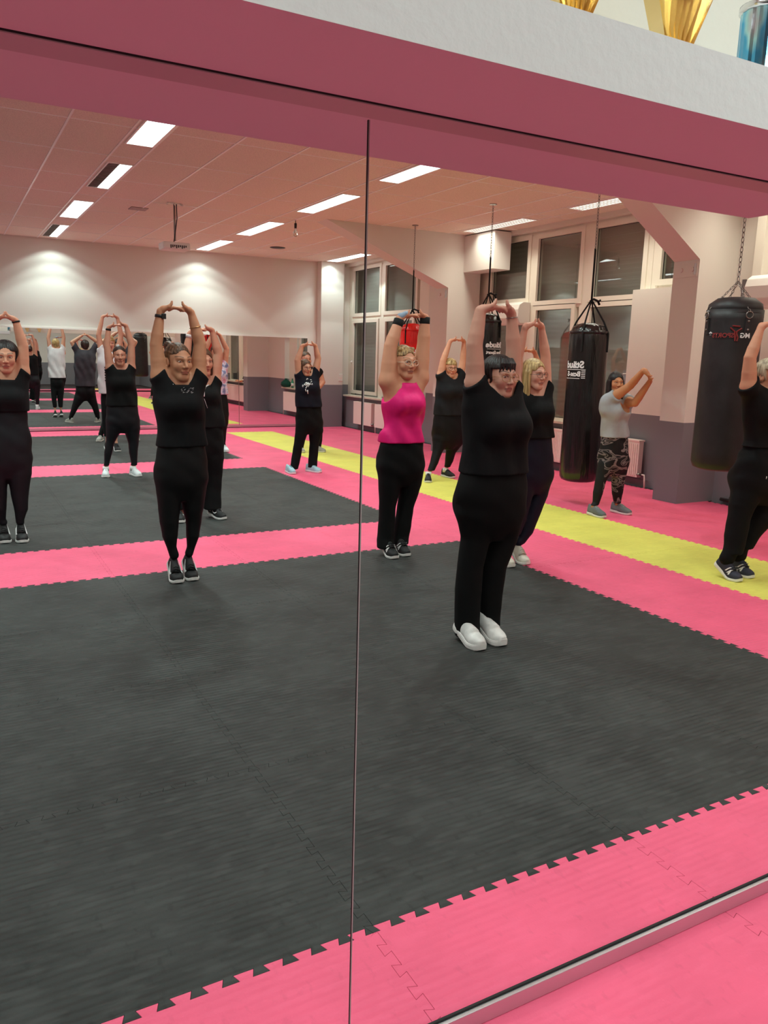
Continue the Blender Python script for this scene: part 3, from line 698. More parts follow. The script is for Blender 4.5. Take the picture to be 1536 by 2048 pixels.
# ---------------------------------------------------------------- implicit-surface modelling of people and clothes
def axis(lo, hi, h, fine=()):
    out = [lo]; 
    while out[-1] < hi:
        s = h
        for a, b, hf in fine:
            if a-0.02 <= out[-1] <= b+0.0: s = min(s, hf)
        out.append(out[-1]+s)
    return np.array(out, np.float32)
def smin(a, b, k):
    if k <= 0: return np.minimum(a, b)
    h = np.maximum(k-np.abs(a-b), 0)/k
    return np.minimum(a, b)-h*h*k*0.25
def smax(a, b, k): return -smin(-a, -b, k)
class Grid:
    def __init__(s, lo, hi, h, finez=(), finexy=None):
        hx = finexy or h
        s.x, s.y = axis(lo[0], hi[0], hx), axis(lo[1], hi[1], hx)
        s.z = axis(lo[2], hi[2], h, finez)
        s.F = np.full((len(s.x), len(s.y), len(s.z)), 0.3, np.float32)
    def reg(s, lo, hi):
        sl = tuple(slice(max(0, int(np.searchsorted(a, l))-1), int(np.searchsorted(a, h_))+1) for a, l, h_ in zip((s.x, s.y, s.z), lo, hi))
        return sl, s.x[sl[0]][:, None, None], s.y[sl[1]][None, :, None], s.z[sl[2]][None, None, :]
    def put(s, sl, d, k): s.F[sl] = smin(s.F[sl], d, k)
    def cone(s, a, b, ra, rb, k=0.02, cut=None, off=0.0):
        a = np.array(a, float); b = np.array(b, float); ra += off; rb += off; m = max(ra, rb)+k+0.02
        lo = np.minimum(a, b)-m; hi = np.maximum(a, b)+m
        sl, X, Y, Z = s.reg(lo, hi)
        d = cone_d(X, Y, Z, a, b, ra, rb)
        if cut is not None: d = np.maximum(d, (X-cut[0][0])*cut[1][0]+(Y-cut[0][1])*cut[1][1]+(Z-cut[0][2])*cut[1][2])
        s.put(sl, d, k)
    def path(s, P, R, k=0.015, off=0.0):
        for i in range(len(P)-1): s.cone(P[i], P[i+1], R[i], R[i+1], k, off=off)
    def chain(s, P, R, k=0.02, kk=0.006, off=0.0):
        P = [np.array(p, float) for p in P]; m = max(R)+off+k+0.03
        sl, X, Y, Z = s.reg(np.min(P, 0)-m, np.max(P, 0)+m); d = None
        for i in range(len(P)-1):
            q = cone_d(X, Y, Z, P[i], P[i+1], R[i]+off, R[i+1]+off); d = q if d is None else smin(d, q, kk)
        s.put(sl, d, k)
    def ell(s, c, r, k=0.02, sub=False):
        m = max(r)+k+0.02; sl, X, Y, Z = s.reg([c[i]-r[i]-k-0.02 for i in range(3)], [c[i]+r[i]+k+0.02 for i in range(3)])
        d = ell_d(X-c[0], Y-c[1], Z-c[2], r)
        s.F[sl] = smax(s.F[sl], -d, k) if sub else smin(s.F[sl], d, k)
    def profile(s, lv, k=0.02, off=0.0, zlo=None, zhi=None, fold=None, sm=0.7):
        """lv: rows (z, cx, cy, rx, ry)"""
        lv = sorted([tuple(float(q) for q in l) for l in lv]); A = np.array(lv)
        z0 = A[0, 0] if zlo is None else zlo; z1 = A[-1, 0] if zhi is None else zhi
        mr = A[:, 3].max()+off+k+0.03
        sl, X, Y, Z = s.reg([A[:, 1].min()-mr, A[:, 2].min()-mr, z0-k-0.03], [A[:, 1].max()+mr, A[:, 2].max()+mr, z1+k+0.03])
        zz = Z.ravel(); cs = []
        for c in range(1, 5):
            acc = 0
            for dz, w in ((-0.06*sm, .12), (-0.03*sm, .22), (0, .32), (0.03*sm, .22), (0.06*sm, .12)): acc = acc+w*np.interp(zz+dz, A[:, 0], A[:, c])
            cs.append(acc[None, None, :])
        rx, ry = np.maximum(cs[2]+off, 0.01), np.maximum(cs[3]+off, 0.01)
        dx, dy = X-cs[0], Y-cs[1]
        q = (np.abs(dx/rx)**2.3+np.abs(dy/ry)**2.3+1e-9)**(1/2.3)
        d = (q-1)*np.minimum(rx, ry)
        if fold: d = d+fold(X, Y, Z)
        d = smax(d, np.maximum(Z-z1, z0-Z), 0.012)
        s.put(sl, d.astype(np.float32), k)
    def cutz(s, z, below=True):
        Z = s.z[None, None, :]
        s.F = np.maximum(s.F, (z-Z) if below else (Z-z))
    def mesh(s, name, base=(0, 0, 0), smooth=1):
        return surface_nets(s.F, s.x, s.y, s.z, name, base, smooth)
def cone_d(X, Y, Z, a, b, ra, rb):
    ab = b-a; L2 = float(ab@ab)+1e-9
    t = np.clip(((X-a[0])*ab[0]+(Y-a[1])*ab[1]+(Z-a[2])*ab[2])/L2, 0, 1)
    return (np.sqrt((X-a[0]-t*ab[0])**2+(Y-a[1]-t*ab[1])**2+(Z-a[2]-t*ab[2])**2)-(ra+(rb-ra)*t)).astype(np.float32)
def ell_d(x, y, z, r):
    k0 = np.sqrt((x/r[0])**2+(y/r[1])**2+(z/r[2])**2); k1 = np.sqrt((x/r[0]**2)**2+(y/r[1]**2)**2+(z/r[2]**2)**2)+1e-6
    return (k0*(k0-1)/k1).astype(np.float32)
def surface_nets(F, xs, ys, zs, name, base, smooth):
    S = F < 0
    c = np.zeros(tuple(n-1 for n in F.shape), np.int8)
    for a in (0, 1):
        for b in (0, 1):
            for d in (0, 1): c += S[a:a+c.shape[0], b:b+c.shape[1], d:d+c.shape[2]]
    act = (c > 0) & (c < 8); I, J, K = np.nonzero(act)
    idx = np.full(c.shape, -1, np.int32); idx[I, J, K] = np.arange(len(I))
    P = np.zeros((len(I), 3)); W = np.zeros(len(I))
    for ax in range(3):
        for u in (0, 1):
            for v in (0, 1):
                o = [0, 0, 0]; oth = [q for q in range(3) if q != ax]; o[oth[0]] = u; o[oth[1]] = v
                e = [0, 0, 0]; e[ax] = 1
                fa = F[I+o[0], J+o[1], K+o[2]]; fb = F[I+o[0]+e[0], J+o[1]+e[1], K+o[2]+e[2]]
                mk = (fa < 0) != (fb < 0); t = np.where(mk, fa/(np.where(mk, fa-fb, 1)), 0)
                p = np.array(o, float)[None, :]+t[:, None]*np.array(e, float)[None, :]
                P += p*mk[:, None]; W += mk
    P /= W[:, None]; P += np.stack([I, J, K], 1)
    V = np.stack([np.interp(P[:, 0], np.arange(len(xs)), xs), np.interp(P[:, 1], np.arange(len(ys)), ys), np.interp(P[:, 2], np.arange(len(zs)), zs)], 1)
    Q = []
    for ax in range(3):
        a, b = [(1, 2), (2, 0), (0, 1)][ax]
        n = list(F.shape); n[ax] -= 1
        s0 = [slice(0, None)]*3; s1 = [slice(0, None)]*3; s0[ax] = slice(0, -1); s1[ax] = slice(1, None)
        for q in (a, b): s0[q] = slice(1, -1); s1[q] = slice(1, -1)
        A, B = S[tuple(s0)], S[tuple(s1)]
        for flip in (0, 1):
            m_ = (A & ~B) if not flip else (~A & B)
            T = [t_.copy() for t_ in np.nonzero(m_)]; T[a] += 1; T[b] += 1
            def g(da, db):
                U = [t_.copy() for t_ in T]; U[a] -= da; U[b] -= db; return idx[U[0], U[1], U[2]]
            q = [g(1, 1), g(0, 1), g(0, 0), g(1, 0)]
            if flip: q = q[::-1]
            Q.append(np.stack(q, 1))
    Q = np.concatenate(Q); Q = Q[(Q >= 0).all(1)]
    for _ in range(smooth):
        acc = np.zeros_like(V); cnt = np.zeros(len(V))
        for k in range(4):
            i0, i1 = Q[:, k], Q[:, (k+1) % 4]
            for ax in range(3): acc[:, ax] += np.bincount(i0, V[i1, ax], len(V))
            cnt += np.bincount(i0, minlength=len(V))
        ok = cnt > 0; V[ok] = 0.5*V[ok]+0.5*acc[ok]/cnt[ok][:, None]
    me = bpy.data.meshes.new(name); V = (V-np.array(base)[None, :]).astype(np.float32)
    me.vertices.add(len(V)); me.vertices.foreach_set('co', V.ravel())
    me.loops.add(Q.size); me.loops.foreach_set('vertex_index', Q.ravel().astype(np.int32))
    me.polygons.add(len(Q)); me.polygons.foreach_set('loop_start', np.arange(0, Q.size, 4, dtype=np.int32)); me.polygons.foreach_set('loop_total', np.full(len(Q), 4, np.int32))
    me.polygons.foreach_set('use_smooth', np.ones(len(Q), bool)); me.update(calc_edges=True); me.validate()
    return me, V

def skin_mat(name):
    m = Mat(name, (200, 150, 125), 0.52, spec=0.35)
    a = m.n('ShaderNodeAttribute'); a.attribute_name = 'tone'
    mx = m.n('ShaderNodeMix', data_type='RGBA', blend_type='MULTIPLY'); mx.inputs[0].default_value = 0.35
    nz = m.noise(30, 4); rp = m.n('ShaderNodeValToRGB'); rp.color_ramp.elements[0].color = (0.86, 0.80, 0.78, 1); rp.color_ramp.elements[1].color = (1, 1, 1, 1)
    m.l(nz, rp.inputs[0]); m.l(a.outputs['Color'], mx.inputs[6]); m.l(rp.outputs[0], mx.inputs[7]); m.l(mx.outputs[2], m.b.inputs['Base Color'])
    m.b.inputs['Subsurface Weight'].default_value = 0.0
    m.bump(m.noise(400, 2), 0.08, 0.001); return m.m
SKIN = skin_mat('skin')
m = Mat('eye', (240, 235, 230), 0.15); a_ = m.n('ShaderNodeAttribute'); a_.attribute_name = 'tone'; m.l(a_.outputs['Color'], m.b.inputs['Base Color']); EYE = m.m
def hair_mat(name, col, col2=None):
    m = Mat(name, col, 0.42, spec=0.4); m.vary(m.noise(70, 4, sc=(1.0, 1.0, 0.08)), 0.35, lin(col2) if col2 else None)
    m.bump(m.noise(140, 3, sc=(1, 1, 0.05)), 0.6, 0.006); return m.m
HAIR = {'dark': hair_mat('hair_dark', (38, 26, 22), (62, 42, 34)), 'black': hair_mat('hair_black', (16, 13, 14), (34, 26, 26)), 'brown': hair_mat('hair_brown', (66, 42, 30), (112, 78, 54)),
        'blond': hair_mat('hair_blond', (168, 132, 78), (214, 186, 128)), 'darkblond': hair_mat('hair_dark_blond', (120, 88, 56), (188, 152, 100)), 'grey': hair_mat('hair_grey_blond', (150, 130, 100), (200, 186, 160))}

def set_tone(me, cols):
    at_ = me.color_attributes.new('tone', 'FLOAT_COLOR', 'POINT'); n = len(cols)
    c = np.ones((n, 4), np.float32); c[:, :3] = cols; at_.data.foreach_set('color', c.ravel())

def head_frame(c, yaw_, pitch_, s):
    """matrix whose rows turn room coordinates into head coordinates (face towards -y)"""
    cy, sy = math.cos(yaw_), math.sin(yaw_); cp, sp = math.cos(pitch_), math.sin(pitch_)
    Rz = np.array([[cy, -sy, 0], [sy, cy, 0], [0, 0, 1]]); Rx = np.array([[1, 0, 0], [0, cp, -sp], [0, sp, cp]])
    return Rz @ Rx                     # columns: head axes in the room
def head_sdf(x, y, z, w=1.0, full=1.0):
    """head in its own coordinates, 0.225 m from chin to crown"""
    d = ell_d(x, y-0.014, z-0.032, (0.071*w, 0.092, 0.081))
    C = lambda a, b, ra, rb: cone_d(x, y, z, np.array(a, float), np.array(b, float), ra, rb)
    d = smin(d, ell_d(x, y+0.024, z+0.022, (0.053*w*full, 0.062, 0.078)), 0.03)
    d = smin(d, C((-0.011*w, -0.058, -0.096), (0.011*w, -0.058, -0.096), 0.0165, 0.0165), 0.030)
    for s in (-1, 1):
        d = smin(d, C((s*0.040*w*full, 0.0, -0.058), (s*0.018*w, -0.050, -0.089), 0.018, 0.015), 0.028)
        d = smin(d, ell_d(x-s*0.036*w*full, y+0.056, z+0.022, (0.024, 0.022, 0.026)), 0.022)
        d = smin(d, C((s*0.010, -0.081, 0.020), (s*0.040, -0.070, 0.024), 0.010, 0.008), 0.018)
        d = smax(d, -ell_d(x-s*0.031, y+0.094, z-0.004, (0.019, 0.018, 0.013)), 0.012)
        d = smin(d, ell_d(x-s*0.0305, y+0.0670, z-0.004, (0.0158, 0.0118, 0.0112)), 0.004)
        # ear
        e = ell_d(x-s*(0.074*w), y-0.012, z+0.004, (0.009, 0.019, 0.031)); e = smax(e, -ell_d(x-s*(0.084*w), y-0.008, z+0.002, (0.007, 0.011, 0.019)), 0.006)
        d = smin(d, e, 0.008)
    n_ = C((0, -0.082, 0.014), (0, -0.103, -0.027), 0.0075, 0.0100)
    d = smin(d, n_, 0.012)
    for s in (-1, 1): d = smin(d, ell_d(x-s*0.0115, y+0.092, z+0.031, (0.0085, 0.010, 0.0075)), 0.006)
    for s in (-1, 1): d = smax(d, -ell_d(x-s*0.006, y+0.100, z+0.0385, (0.0035, 0.005, 0.003)), 0.003)
    d = smin(d, C((-0.017, -0.079, -0.0555), (0.017, -0.079, -0.0555), 0.0062, 0.0062), 0.007)
    d = smin(d, C((-0.014, -0.079, -0.0660), (0.014, -0.079, -0.0660), 0.0072, 0.0072), 0.007)
    for s in (-1, 1): d = smax(d, -C((0, -0.0885, -0.0605), (s*0.024, -0.078, -0.0615), 0.0016, 0.0012), 0.003)
    d = smax(d, -ell_d(x, y+0.088, z+0.079, (0.02, 0.008, 0.005)), 0.008)
    return d.astype(np.float32)
def face_tone(L, base, lip, brow, tone, bshape=0.0):
    """colour of each vertex from its place on the face (head coordinates)"""
    x, y, z = L[:, 0], L[:, 1], L[:, 2]; ax = np.abs(x)
    def mixin(mask, col): tone[:] = tone*(1-mask[:, None])+np.array(col)[None, :]*mask[:, None]
    front = (y < -0.035) & (np.abs(z) < 0.13) & (ax < 0.08)
    sm = lambda v, a, b: np.clip((v-a)/(b-a), 0, 1)
    base = np.array(base)
    mixin(front*0.14*np.exp(-(((ax-0.038)/0.018)**2+((z+0.028)/0.018)**2)), base*np.array([1.05, 0.72, 0.70]))
    mixin(front*0.20*np.exp(-((ax/0.012)**2+((z+0.028)/0.012)**2)), base*np.array([1.0, 0.72, 0.70]))
    mixin(front*0.25*np.exp(-(((ax-0.031)/0.018)**2+((z-0.006)/0.013)**2)), base*np.array([0.72, 0.62, 0.62]))
    zl = z+0.0605+0.9*(ax/0.026)**2*0.003
    lipm = front*(ax < 0.026)*sm(0.0088*(1-(ax/0.027)**2)+0.0005-np.abs(zl), -0.001, 0.0015)*(y < -0.07)
    mixin(lipm*0.8, lip)
    mixin(front*(ax < 0.023)*np.exp(-((z+0.0608)/0.0013)**2)*0.85, np.array(lip)*0.25)
    zb = 0.0285+0.006*np.sin(np.clip((ax-0.012)/0.040, 0, 1)*math.pi*0.75)-bshape
    mixin(front*(ax > 0.012)*(ax < 0.052)*np.exp(-((z-zb)/0.0032)**2)*0.85, brow)
    # lash line and lids
    r = np.sqrt(((ax-0.0305)/0.0165)**2+((z-0.004)/0.0075)**2)
    mixin(front*np.exp(-((r-1.0)/0.16)**2)*(z > 0.002)*0.75, np.array(brow)*0.5)
    mixin(front*(ax < 0.0095)*(ax > 0.003)*np.exp(-((z+0.0385)/0.0022)**2)*0.7, base*0.25)
    return tone

def limb_out(P, R, k=0.5):
    """path with the muscle bulges of an arm or leg added"""
    return P, R

def hands(G, WR, WL, FR, FL, s=1.0, fist=False):
    """interlaced hands, palms away from the arms; FR/FL: forearm directions"""
    e = WL-WR; D = np.linalg.norm(e); e = e/D; a = FR+FL; a = a-e*(a@e); a /= np.linalg.norm(a); f = np.cross(e, a)
    out = []
    mid = (WR+WL)/2
    reach = D/2
    arc = 0.026*s
    for side, W, d in ((1, WR, e), (-1, WL, -e)):
        kn = min(0.080*s, max(0.048*s, reach-0.022*s))
        for j, off in enumerate((0.027, 0.009, -0.009, -0.026)):
            off = off*s; L = (1.0, 1.08, 1.0, 0.82)[j]
            K = W+d*kn+a*arc+f*(off+side*0.003)
            B = W+d*(0.018*s)+a*(0.016*s)+f*off*0.62
            G.cone(W-a*0.004+f*off*0.35, B, 0.0175*s, 0.0160*s, 0.012)
            G.cone(B, K, 0.0150*s, 0.0110*s, 0.010)
            rem = max(0.015, reach-kn)
            q1 = K+d*(rem*0.6+0.014*s)+f*(side*0.0045)-a*(0.002*s)
            q2 = q1+d*(0.024*s*L)-a*(0.006*s)
            q3 = q2+d*(0.016*s*L)-a*(0.013*s)
            G.cone(K, q1, 0.0095*s, 0.0084*s, 0.005); G.cone(q1, q2, 0.0084*s, 0.0076*s, 0.003); G.cone(q2, q3, 0.0076*s, 0.0062*s, 0.003)
        t0 = W+d*(0.016*s)+a*(0.012*s)+f*(0.018*s); t1 = W+d*(0.046*s)+a*(0.030*s)+f*(0.038*s); t2 = t1+d*(0.018*s)+a*(0.017*s)+f*(0.002*s); t3 = t2+d*(0.004*s)+a*(0.016*s)
        G.cone(t0, t1, 0.0165*s, 0.0125*s, 0.014); G.cone(t1, t2, 0.0112*s, 0.0094*s, 0.005); G.cone(t2, t3, 0.0094*s, 0.0072*s, 0.003)
    return e, a, f

def shoe(name, parent, toe, dirv, ankle, L, wd, mats, lift, style, base):
    """one shoe: toe = ground point of the toe tip, dirv = unit heading, lift = heel lift angle"""
    side = np.array([-dirv[1], dirv[0], 0.0]); up = np.array([0, 0, 1.0])
    ball = toe-dirv*(0.30*L)
    cl, sl_ = math.cos(lift), math.sin(lift)
    def fr(u):                               # u: 0 toe .. 1 heel -> origin on the sole's underside, local up
        if u <= 0.30: 
            roll_ = 0.010*max(0, (0.12-u)/0.12)**2
            return toe-dirv*(u*L)+up*roll_, up, -dirv
        t = min(1, (u-0.30)/0.12); l = lift*t
        o = ball.copy(); n = 10; du = (u-0.30)*L/n
        for i in range(n):
            lu = lift*min(1, ((u-0.30)*(i+0.5)/n)/0.12); o = o-dirv*du*math.cos(lu)+up*du*math.sin(lu)
        return o, dirv*math.sin(l)+up*math.cos(l), (-dirv*math.cos(l)+up*math.sin(l))
    platform = style == 'slipon'
    st = 0.034 if platform else 0.022
    def halfw(u): return wd*0.5*(math.sqrt(max(0.02, 1-((0.26-u)/0.27)**2)) if u < 0.26 else (1.0-0.26*math.sin(min(1, (u-0.26)/0.5)*math.pi/2) if u < 0.84 else 0.74*math.sqrt(max(0.03, 1-((u-0.84)/0.165)**2))))
    us = [0.0, 0.012, 0.04, 0.09, 0.16, 0.24, 0.33, 0.42, 0.52, 0.62, 0.72, 0.82, 0.90, 0.96, 0.99, 1.0]
    sole = MB(); rings = []
    for u in us:
        o, nu, bk = fr(u); hw = halfw(u)+0.004
        th = st*(1.0+(0.25 if (u > 0.6 and not platform) else 0))
        rings.append([o+side*s_*hw*q+nu*h-np.array(base) for s_, q, h in ((-1, 0.9, 0), (-1, 1.0, 0.006), (-1, 1.02, th*0.7), (-1, 0.97, th), (1, 0.97, th), (1, 1.02, th*0.7), (1, 1.0, 0.006), (1, 0.9, 0))])
    sole.loft(rings)
    top = MB(); rings = []; n = 14
    def hgt(u):
        pts = [(0, st+0.012), (0.05, st+0.030), (0.16, st+0.044), (0.30, st+0.055), (0.45, st+0.074), (0.56, st+0.084 if not platform else st+0.070), (0.70, st+0.080 if not platform else st+0.062), (0.85, st+0.085), (0.96, st+0.088), (1.0, st+0.06)]
        return float(np.interp(u, [p[0] for p in pts], [p[1] for p in pts]))
    for u in us:
        o, nu, bk = fr(min(0.994, max(0.008, u))); hw = halfw(u)*0.97; h = hgt(u); rg = []
        nar = 1.0 if u < 0.45 else 0.86
        for k in range(n+1):
            t = math.pi*k/n; cx = math.cos(t); sx = math.sin(t)
            ww = hw*(1-(1-nar)*sx)
            rg.append(o+side*ww*math.copysign(abs(cx)**0.75, cx)+nu*(st*0.8+(h-st*0.8)*abs(sx)**0.72)-np.array(base))
        rings.append(rg)
    top.loft(rings)
    body = top.build(name, mats[0], parent, True)
    so = sole.build('sole', mats[1], body, False)
    if style in ('sneaker', 'stripes', 'swoosh'):
        for kk, u in enumerate((0.36, 0.42, 0.48, 0.54)):
            o, nu, bk = fr(u); c = o+nu*(hgt(u)+0.001)-np.array(base)
            lc = MB(); lc.tube([c-side*wd*0.20-nu*0.010, c-side*wd*0.08+nu*0.001+bk*0.004, c+side*wd*0.08+nu*0.001-bk*0.004, c+side*wd*0.20-nu*0.010], 0.0026, 5); lc.build('lace', mats[2] if style == 'sneaker' else mats[0], body, True)
    if style == 'stripes':
        for u in (0.40, 0.48, 0.56):
            for s_ in (-1, 1):
                pts = []
                for v, du in ((0.15, 0.0), (0.40, -0.03), (0.62, -0.06)):
                    o, nu, bk = fr(u+du); hw = halfw(u)*0.97; h = hgt(u); t = v*math.pi/2
                    pts.append(o+side*s_*(hw*math.cos(t)**0.75+0.0035)+nu*(st*0.8+(h-st*0.8)*math.sin(t)**0.72+0.001)-np.array(base))
                b = MB(); w_ = 0.013*(-dirv)
                b.add([p-w_*0.5 for p in pts]+[p+w_*0.5 for p in pts], [(0, 1, 4, 3), (1, 2, 5, 4)]); o2 = b.build('stripe', mats[2], body)
                sm_ = o2.modifiers.new('thickness', 'SOLIDIFY'); sm_.thickness = 0.0015
    if style == 'swoosh':
        for s_ in (-1, 1):
            b = MB(); pts = []
            for u, v in ((0.36, 0.5), (0.44, 0.22), (0.55, 0.18), (0.66, 0.32), (0.78, 0.55)):
                o, nu, bk = fr(u); hw = halfw(u)*0.97; h = hgt(u); t = v*math.pi/2
                pts.append(o+side*s_*(hw*math.cos(t)**0.75+0.0025)+nu*(st*0.8+(h-st*0.8)*math.sin(t)**0.72)-np.array(base))
            b.tube(pts, [0.003, 0.006, 0.0055, 0.0035, 0.001], 5); b.build('side_stripe', mats[2], body, True)
    return body

def glasses_obj(parent, T, base, mat, style):
    g = MB()
    rw, rh = (0.0245, 0.0225) if style == 'round' else (0.0255, 0.019)
    zc = -0.001
    for s in (-1, 1):
        pts = [(s*0.034+rw*math.copysign(abs(math.cos(t))**0.9, math.cos(t)), -0.098+0.010*abs(math.cos(t))*(1 if math.cos(t)*s > 0 else 0), zc+rh*math.sin(t)) for t in np.linspace(0, 2*math.pi, 22)[:-1]]
        g.tube([T(p) for p in pts], 0.0013 if style != 'thick' else 0.0020, 6, True)
        g.tube([T(p) for p in ((s*0.059, -0.088, zc+0.005), (s*0.071, -0.05, zc+0.004), (s*0.077, 0.0, zc+0.004), (s*0.076, 0.03, zc-0.008))], 0.0013 if style != 'thick' else 0.0018, 5)
    g.tube([T(p) for p in ((-0.0105, -0.099, zc+0.003), (0, -0.104, zc+0.007), (0.0105, -0.099, zc+0.003))], 0.0013, 5)
    return g.build('glasses', mat, parent, True)

def theta(p): return math.atan2(p[0], p[1])
CLOTH = {}
def cloth(name, col, **k):
    if name not in CLOTH: CLOTH[name] = fabric(name, col, **k)
    return CLOTH[name]
RUB = {}
def shoe_mats(up, sole, lace):
    key = (up, sole, lace)
    if key not in RUB: RUB[key] = (plain('shoe_upper', up, 0.7, var=0.15, bump=0.3, bscale=120), plain('shoe_sole', sole, 0.55), plain('shoe_lace', lace, 0.7))
    return RUB[key]

def person(sp):
    h = sp.get('h', 0.006); hf = sp.get('hf', h*0.6)
    L = sp.get('shoe', 0.265); lift = math.radians(sp.get('lift', 0)); tyaw = [math.radians(v) for v in sp.get('toe_yaw', (0, 0))]
    toes = [ground(*t) for t in sp['toes']]
    ank = []; dirs = []
    for t, yw in zip(toes, tyaw):
        d = np.array([math.sin(yw), -math.cos(yw), 0.0]); dirs.append(d)
        ball = t-d*0.30*L; heel = ball-d*0.70*L*math.cos(lift)*0.98+np.array([0, 0, 0.70*L*math.sin(lift)*0.9])
        a = heel+d*(0.072*math.cos(lift)+0.060*math.sin(lift))+np.array([0, 0, 0.085-0.02*math.sin(lift)])
        if sp.get('flare'): a = heel+d*(0.055*math.cos(lift)+0.02*math.sin(lift))+np.array([0, 0, 0.085])
        if sp['style'] == 'slipon': a = a+np.array([0, 0, 0.012])
        ank.append(a)
    Yp = (ank[0][1]+ank[1][1])/2; X0 = (ank[0][0]+ank[1][0])/2
    base = np.array([X0, Yp, 0.0])
    th = math.atan2(X0, Yp); ct, st_ = math.cos(th), math.sin(th)
    def PX(x, y, dY=0.0): return at(x, y, Yp+dY)
    fw = lambda p: float((p-np.array([0, 0, CAMH]))@_f)
    e = empty('person', tuple(base), sp['label'], 'person', sp.get('group', 'people in the exercise class'))
    CH = lambda o: o
    # torso rows
    lev = []; yofs = sp.get('lean', 0.0)
    for row in sp['torso']:
        y, xl, xr = row[:3]; c = row[3] if len(row) > 3 else 0.66
        A, B = PX(xl, y), PX(xr, y); W = (B[0]-A[0])/2
        rx = W*ct/math.sqrt(ct*ct+c*c*st_*st_)
        lev.append([(A[2]+B[2])/2, (A[0]+B[0])/2, Yp+yofs, rx, rx*c])
    lev.sort(); zt = lev[-1][0]; zb = lev[0][0]
    plev = [[zb-0.09, lev[0][1], lev[0][2], lev[0][3]*0.30, lev[0][4]*0.55], [zb-0.04, lev[0][1], lev[0][2], lev[0][3]*0.62, lev[0][4]*0.80]]+[[zb+0.03]+lev[0][1:]]+[l for l in lev if l[0] > zb+0.05]
    zz = np.array([l[0] for l in lev]); 
    def LV(z): return [float(np.interp(z, zz, [l[i] for l in lev])) for i in range(1, 5)]
    zh = zb+0.14
    legs = []
    for s_, rows, a, sg in ((0, sp['legR'], ank[0], -1), (1, sp['legL'], ank[1], 1)):
        P = []; R = []
        cx, cy, rx, ry = LV(zb+0.06)
        r0 = rx*0.53; P.append(np.array([cx+sg*(rx-r0), cy, zb+0.07])); R.append(r0)
        for (y, xl, xr) in rows:
            A, B = PX(xl, y), PX(xr, y); p = (A+B)/2; r = (B[0]-A[0])/2*ct*1.02
            t = np.clip((P[0][2]-p[2])/(P[0][2]-a[2]+1e-6), 0, 1); p[1] = Yp+yofs*(1-t)+(a[1]-Yp)*t
            P.append(p); R.append(r)
        dxa = a[0]-P[-1][0]                 # ease the shin over to the ankle
        if not sp.get('flare'):
            zk = P[-2][2] if len(P) > 2 else P[0][2]
            P[-1][0] += dxa*0.55
            if len(P) > 3: P[-2][0] += dxa*0.22
        else: P[-1][0] += dxa*0.15
        legs.append([P, R, a])
    z_hem_b = PX(sp['head'][0], sp['shirt']['hem'])[2]
    # ---- head
    hx, ht, hc = sp['head'][:3]; hyaw, hpit = math.radians(sp['head'][3]), math.radians(sp['head'][4] if len(sp['head']) > 4 else 0)
    dyh = sp.get('head_dy', -0.02)+yofs
    top, chin = PX(hx, ht, dyh), PX(hx, hc, dyh); H = (top[2]-chin[2]); s = H/(0.225+sp.get('hairlift', 0.012)); s = float(np.clip(s, 0.86, 1.12))
    hcn = (chin+np.array([0, 0, 0.112*s])); hcn[0] = (top[0]+chin[0])/2; Rm = head_frame(hcn, hyaw, hpit, s)
    T = lambda p: hcn+Rm@(np.array(p, float)*s)-base
    Tw = lambda p: hcn+Rm@(np.array(p, float)*s)
    # ---- arms
    arms = []
    for rows in (sp['armR'], sp['armL']):
        P = []; R = []
        for r_ in rows:
            x, y, w = r_[:3]; dY = r_[3] if len(r_) > 3 else 0.0; p = PX(x, y, yofs+dY); P.append(p); R.append(w*0.5*fw(p)/FPX)
        arms.append((P, R))
    pts = [p for a in arms for p in a[0]]+[l for g_ in legs for l in g_[0]]+[hcn]+ank
    lo = np.min(pts, 0)-0.17; hi = np.max(pts, 0)+0.17; lo[2] = 0.03; cxs = [l[1]-l[3] for l in lev]+[l[1]+l[3] for l in lev]
    lo[0] = min(lo[0], min(cxs)-0.04); hi[0] = max(hi[0], max(cxs)+0.04); lo[1] = min(lo[1], Yp-0.24); hi[1] = max(hi[1], Yp+0.24)
    WR, WL = arms[0][0][-1], arms[1][0][-1]
    wz = min(WR[2], WL[2])
    G = Grid(lo, hi, h, ((hcn[2]-0.14*s, hcn[2]+0.13*s, hf), (wz-0.03, wz+0.17, hf)), hf)
    off = -0.024
    G.profile([l if l[0] > z_hem_b else [l[0], l[1], l[2], l[3]-0.008, l[4]-0.008] for l in plev], 0.03, -0.018)
    bust = sp.get('bust', 0.5)
    zc_ = sp.get('bustz'); zc_ = PX(hx, zc_)[2] if zc_ else zt-0.20
    cx, cy, rx, ry = LV(zc_)
    if bust > 0:
        for sg in (-1, 1): G.ell((cx+sg*rx*0.38, cy-ry*0.62, zc_-0.01), (rx*0.36, 0.075*bust+0.02, 0.065), 0.04)
    cx2, cy2, rx2, ry2 = LV(zh-0.02)
    for sg in (-1, 1): G.ell((cx2+sg*rx2*0.42, cy2+ry2*0.45, zh-0.03), (rx2*0.36, ry2*0.52, 0.08), 0.04)
    for P, R, a in legs:
        ab = np.array([P[-1][0], P[-1][1]-0.01, 0.075]) if sp.get('flare') else a
        Q = P+[ab]; RR = [max(0.02, r_+off) for r_ in R]; 
        ra = min(0.028, R[-1]-0.010) if not sp.get('baggy') else 0.020
        if sp.get('flare') or sp.get('baggy'): RR = [min(r_, 0.085) for r_ in RR]; RR = [r_ if i < 1 else min(r_, [0.2, 0.080, 0.055, 0.046, 0.034, 0.03][min(i, 5)]) for i, r_ in enumerate(RR)]
        G.chain(Q, RR+[ra], 0.02, 0.003)
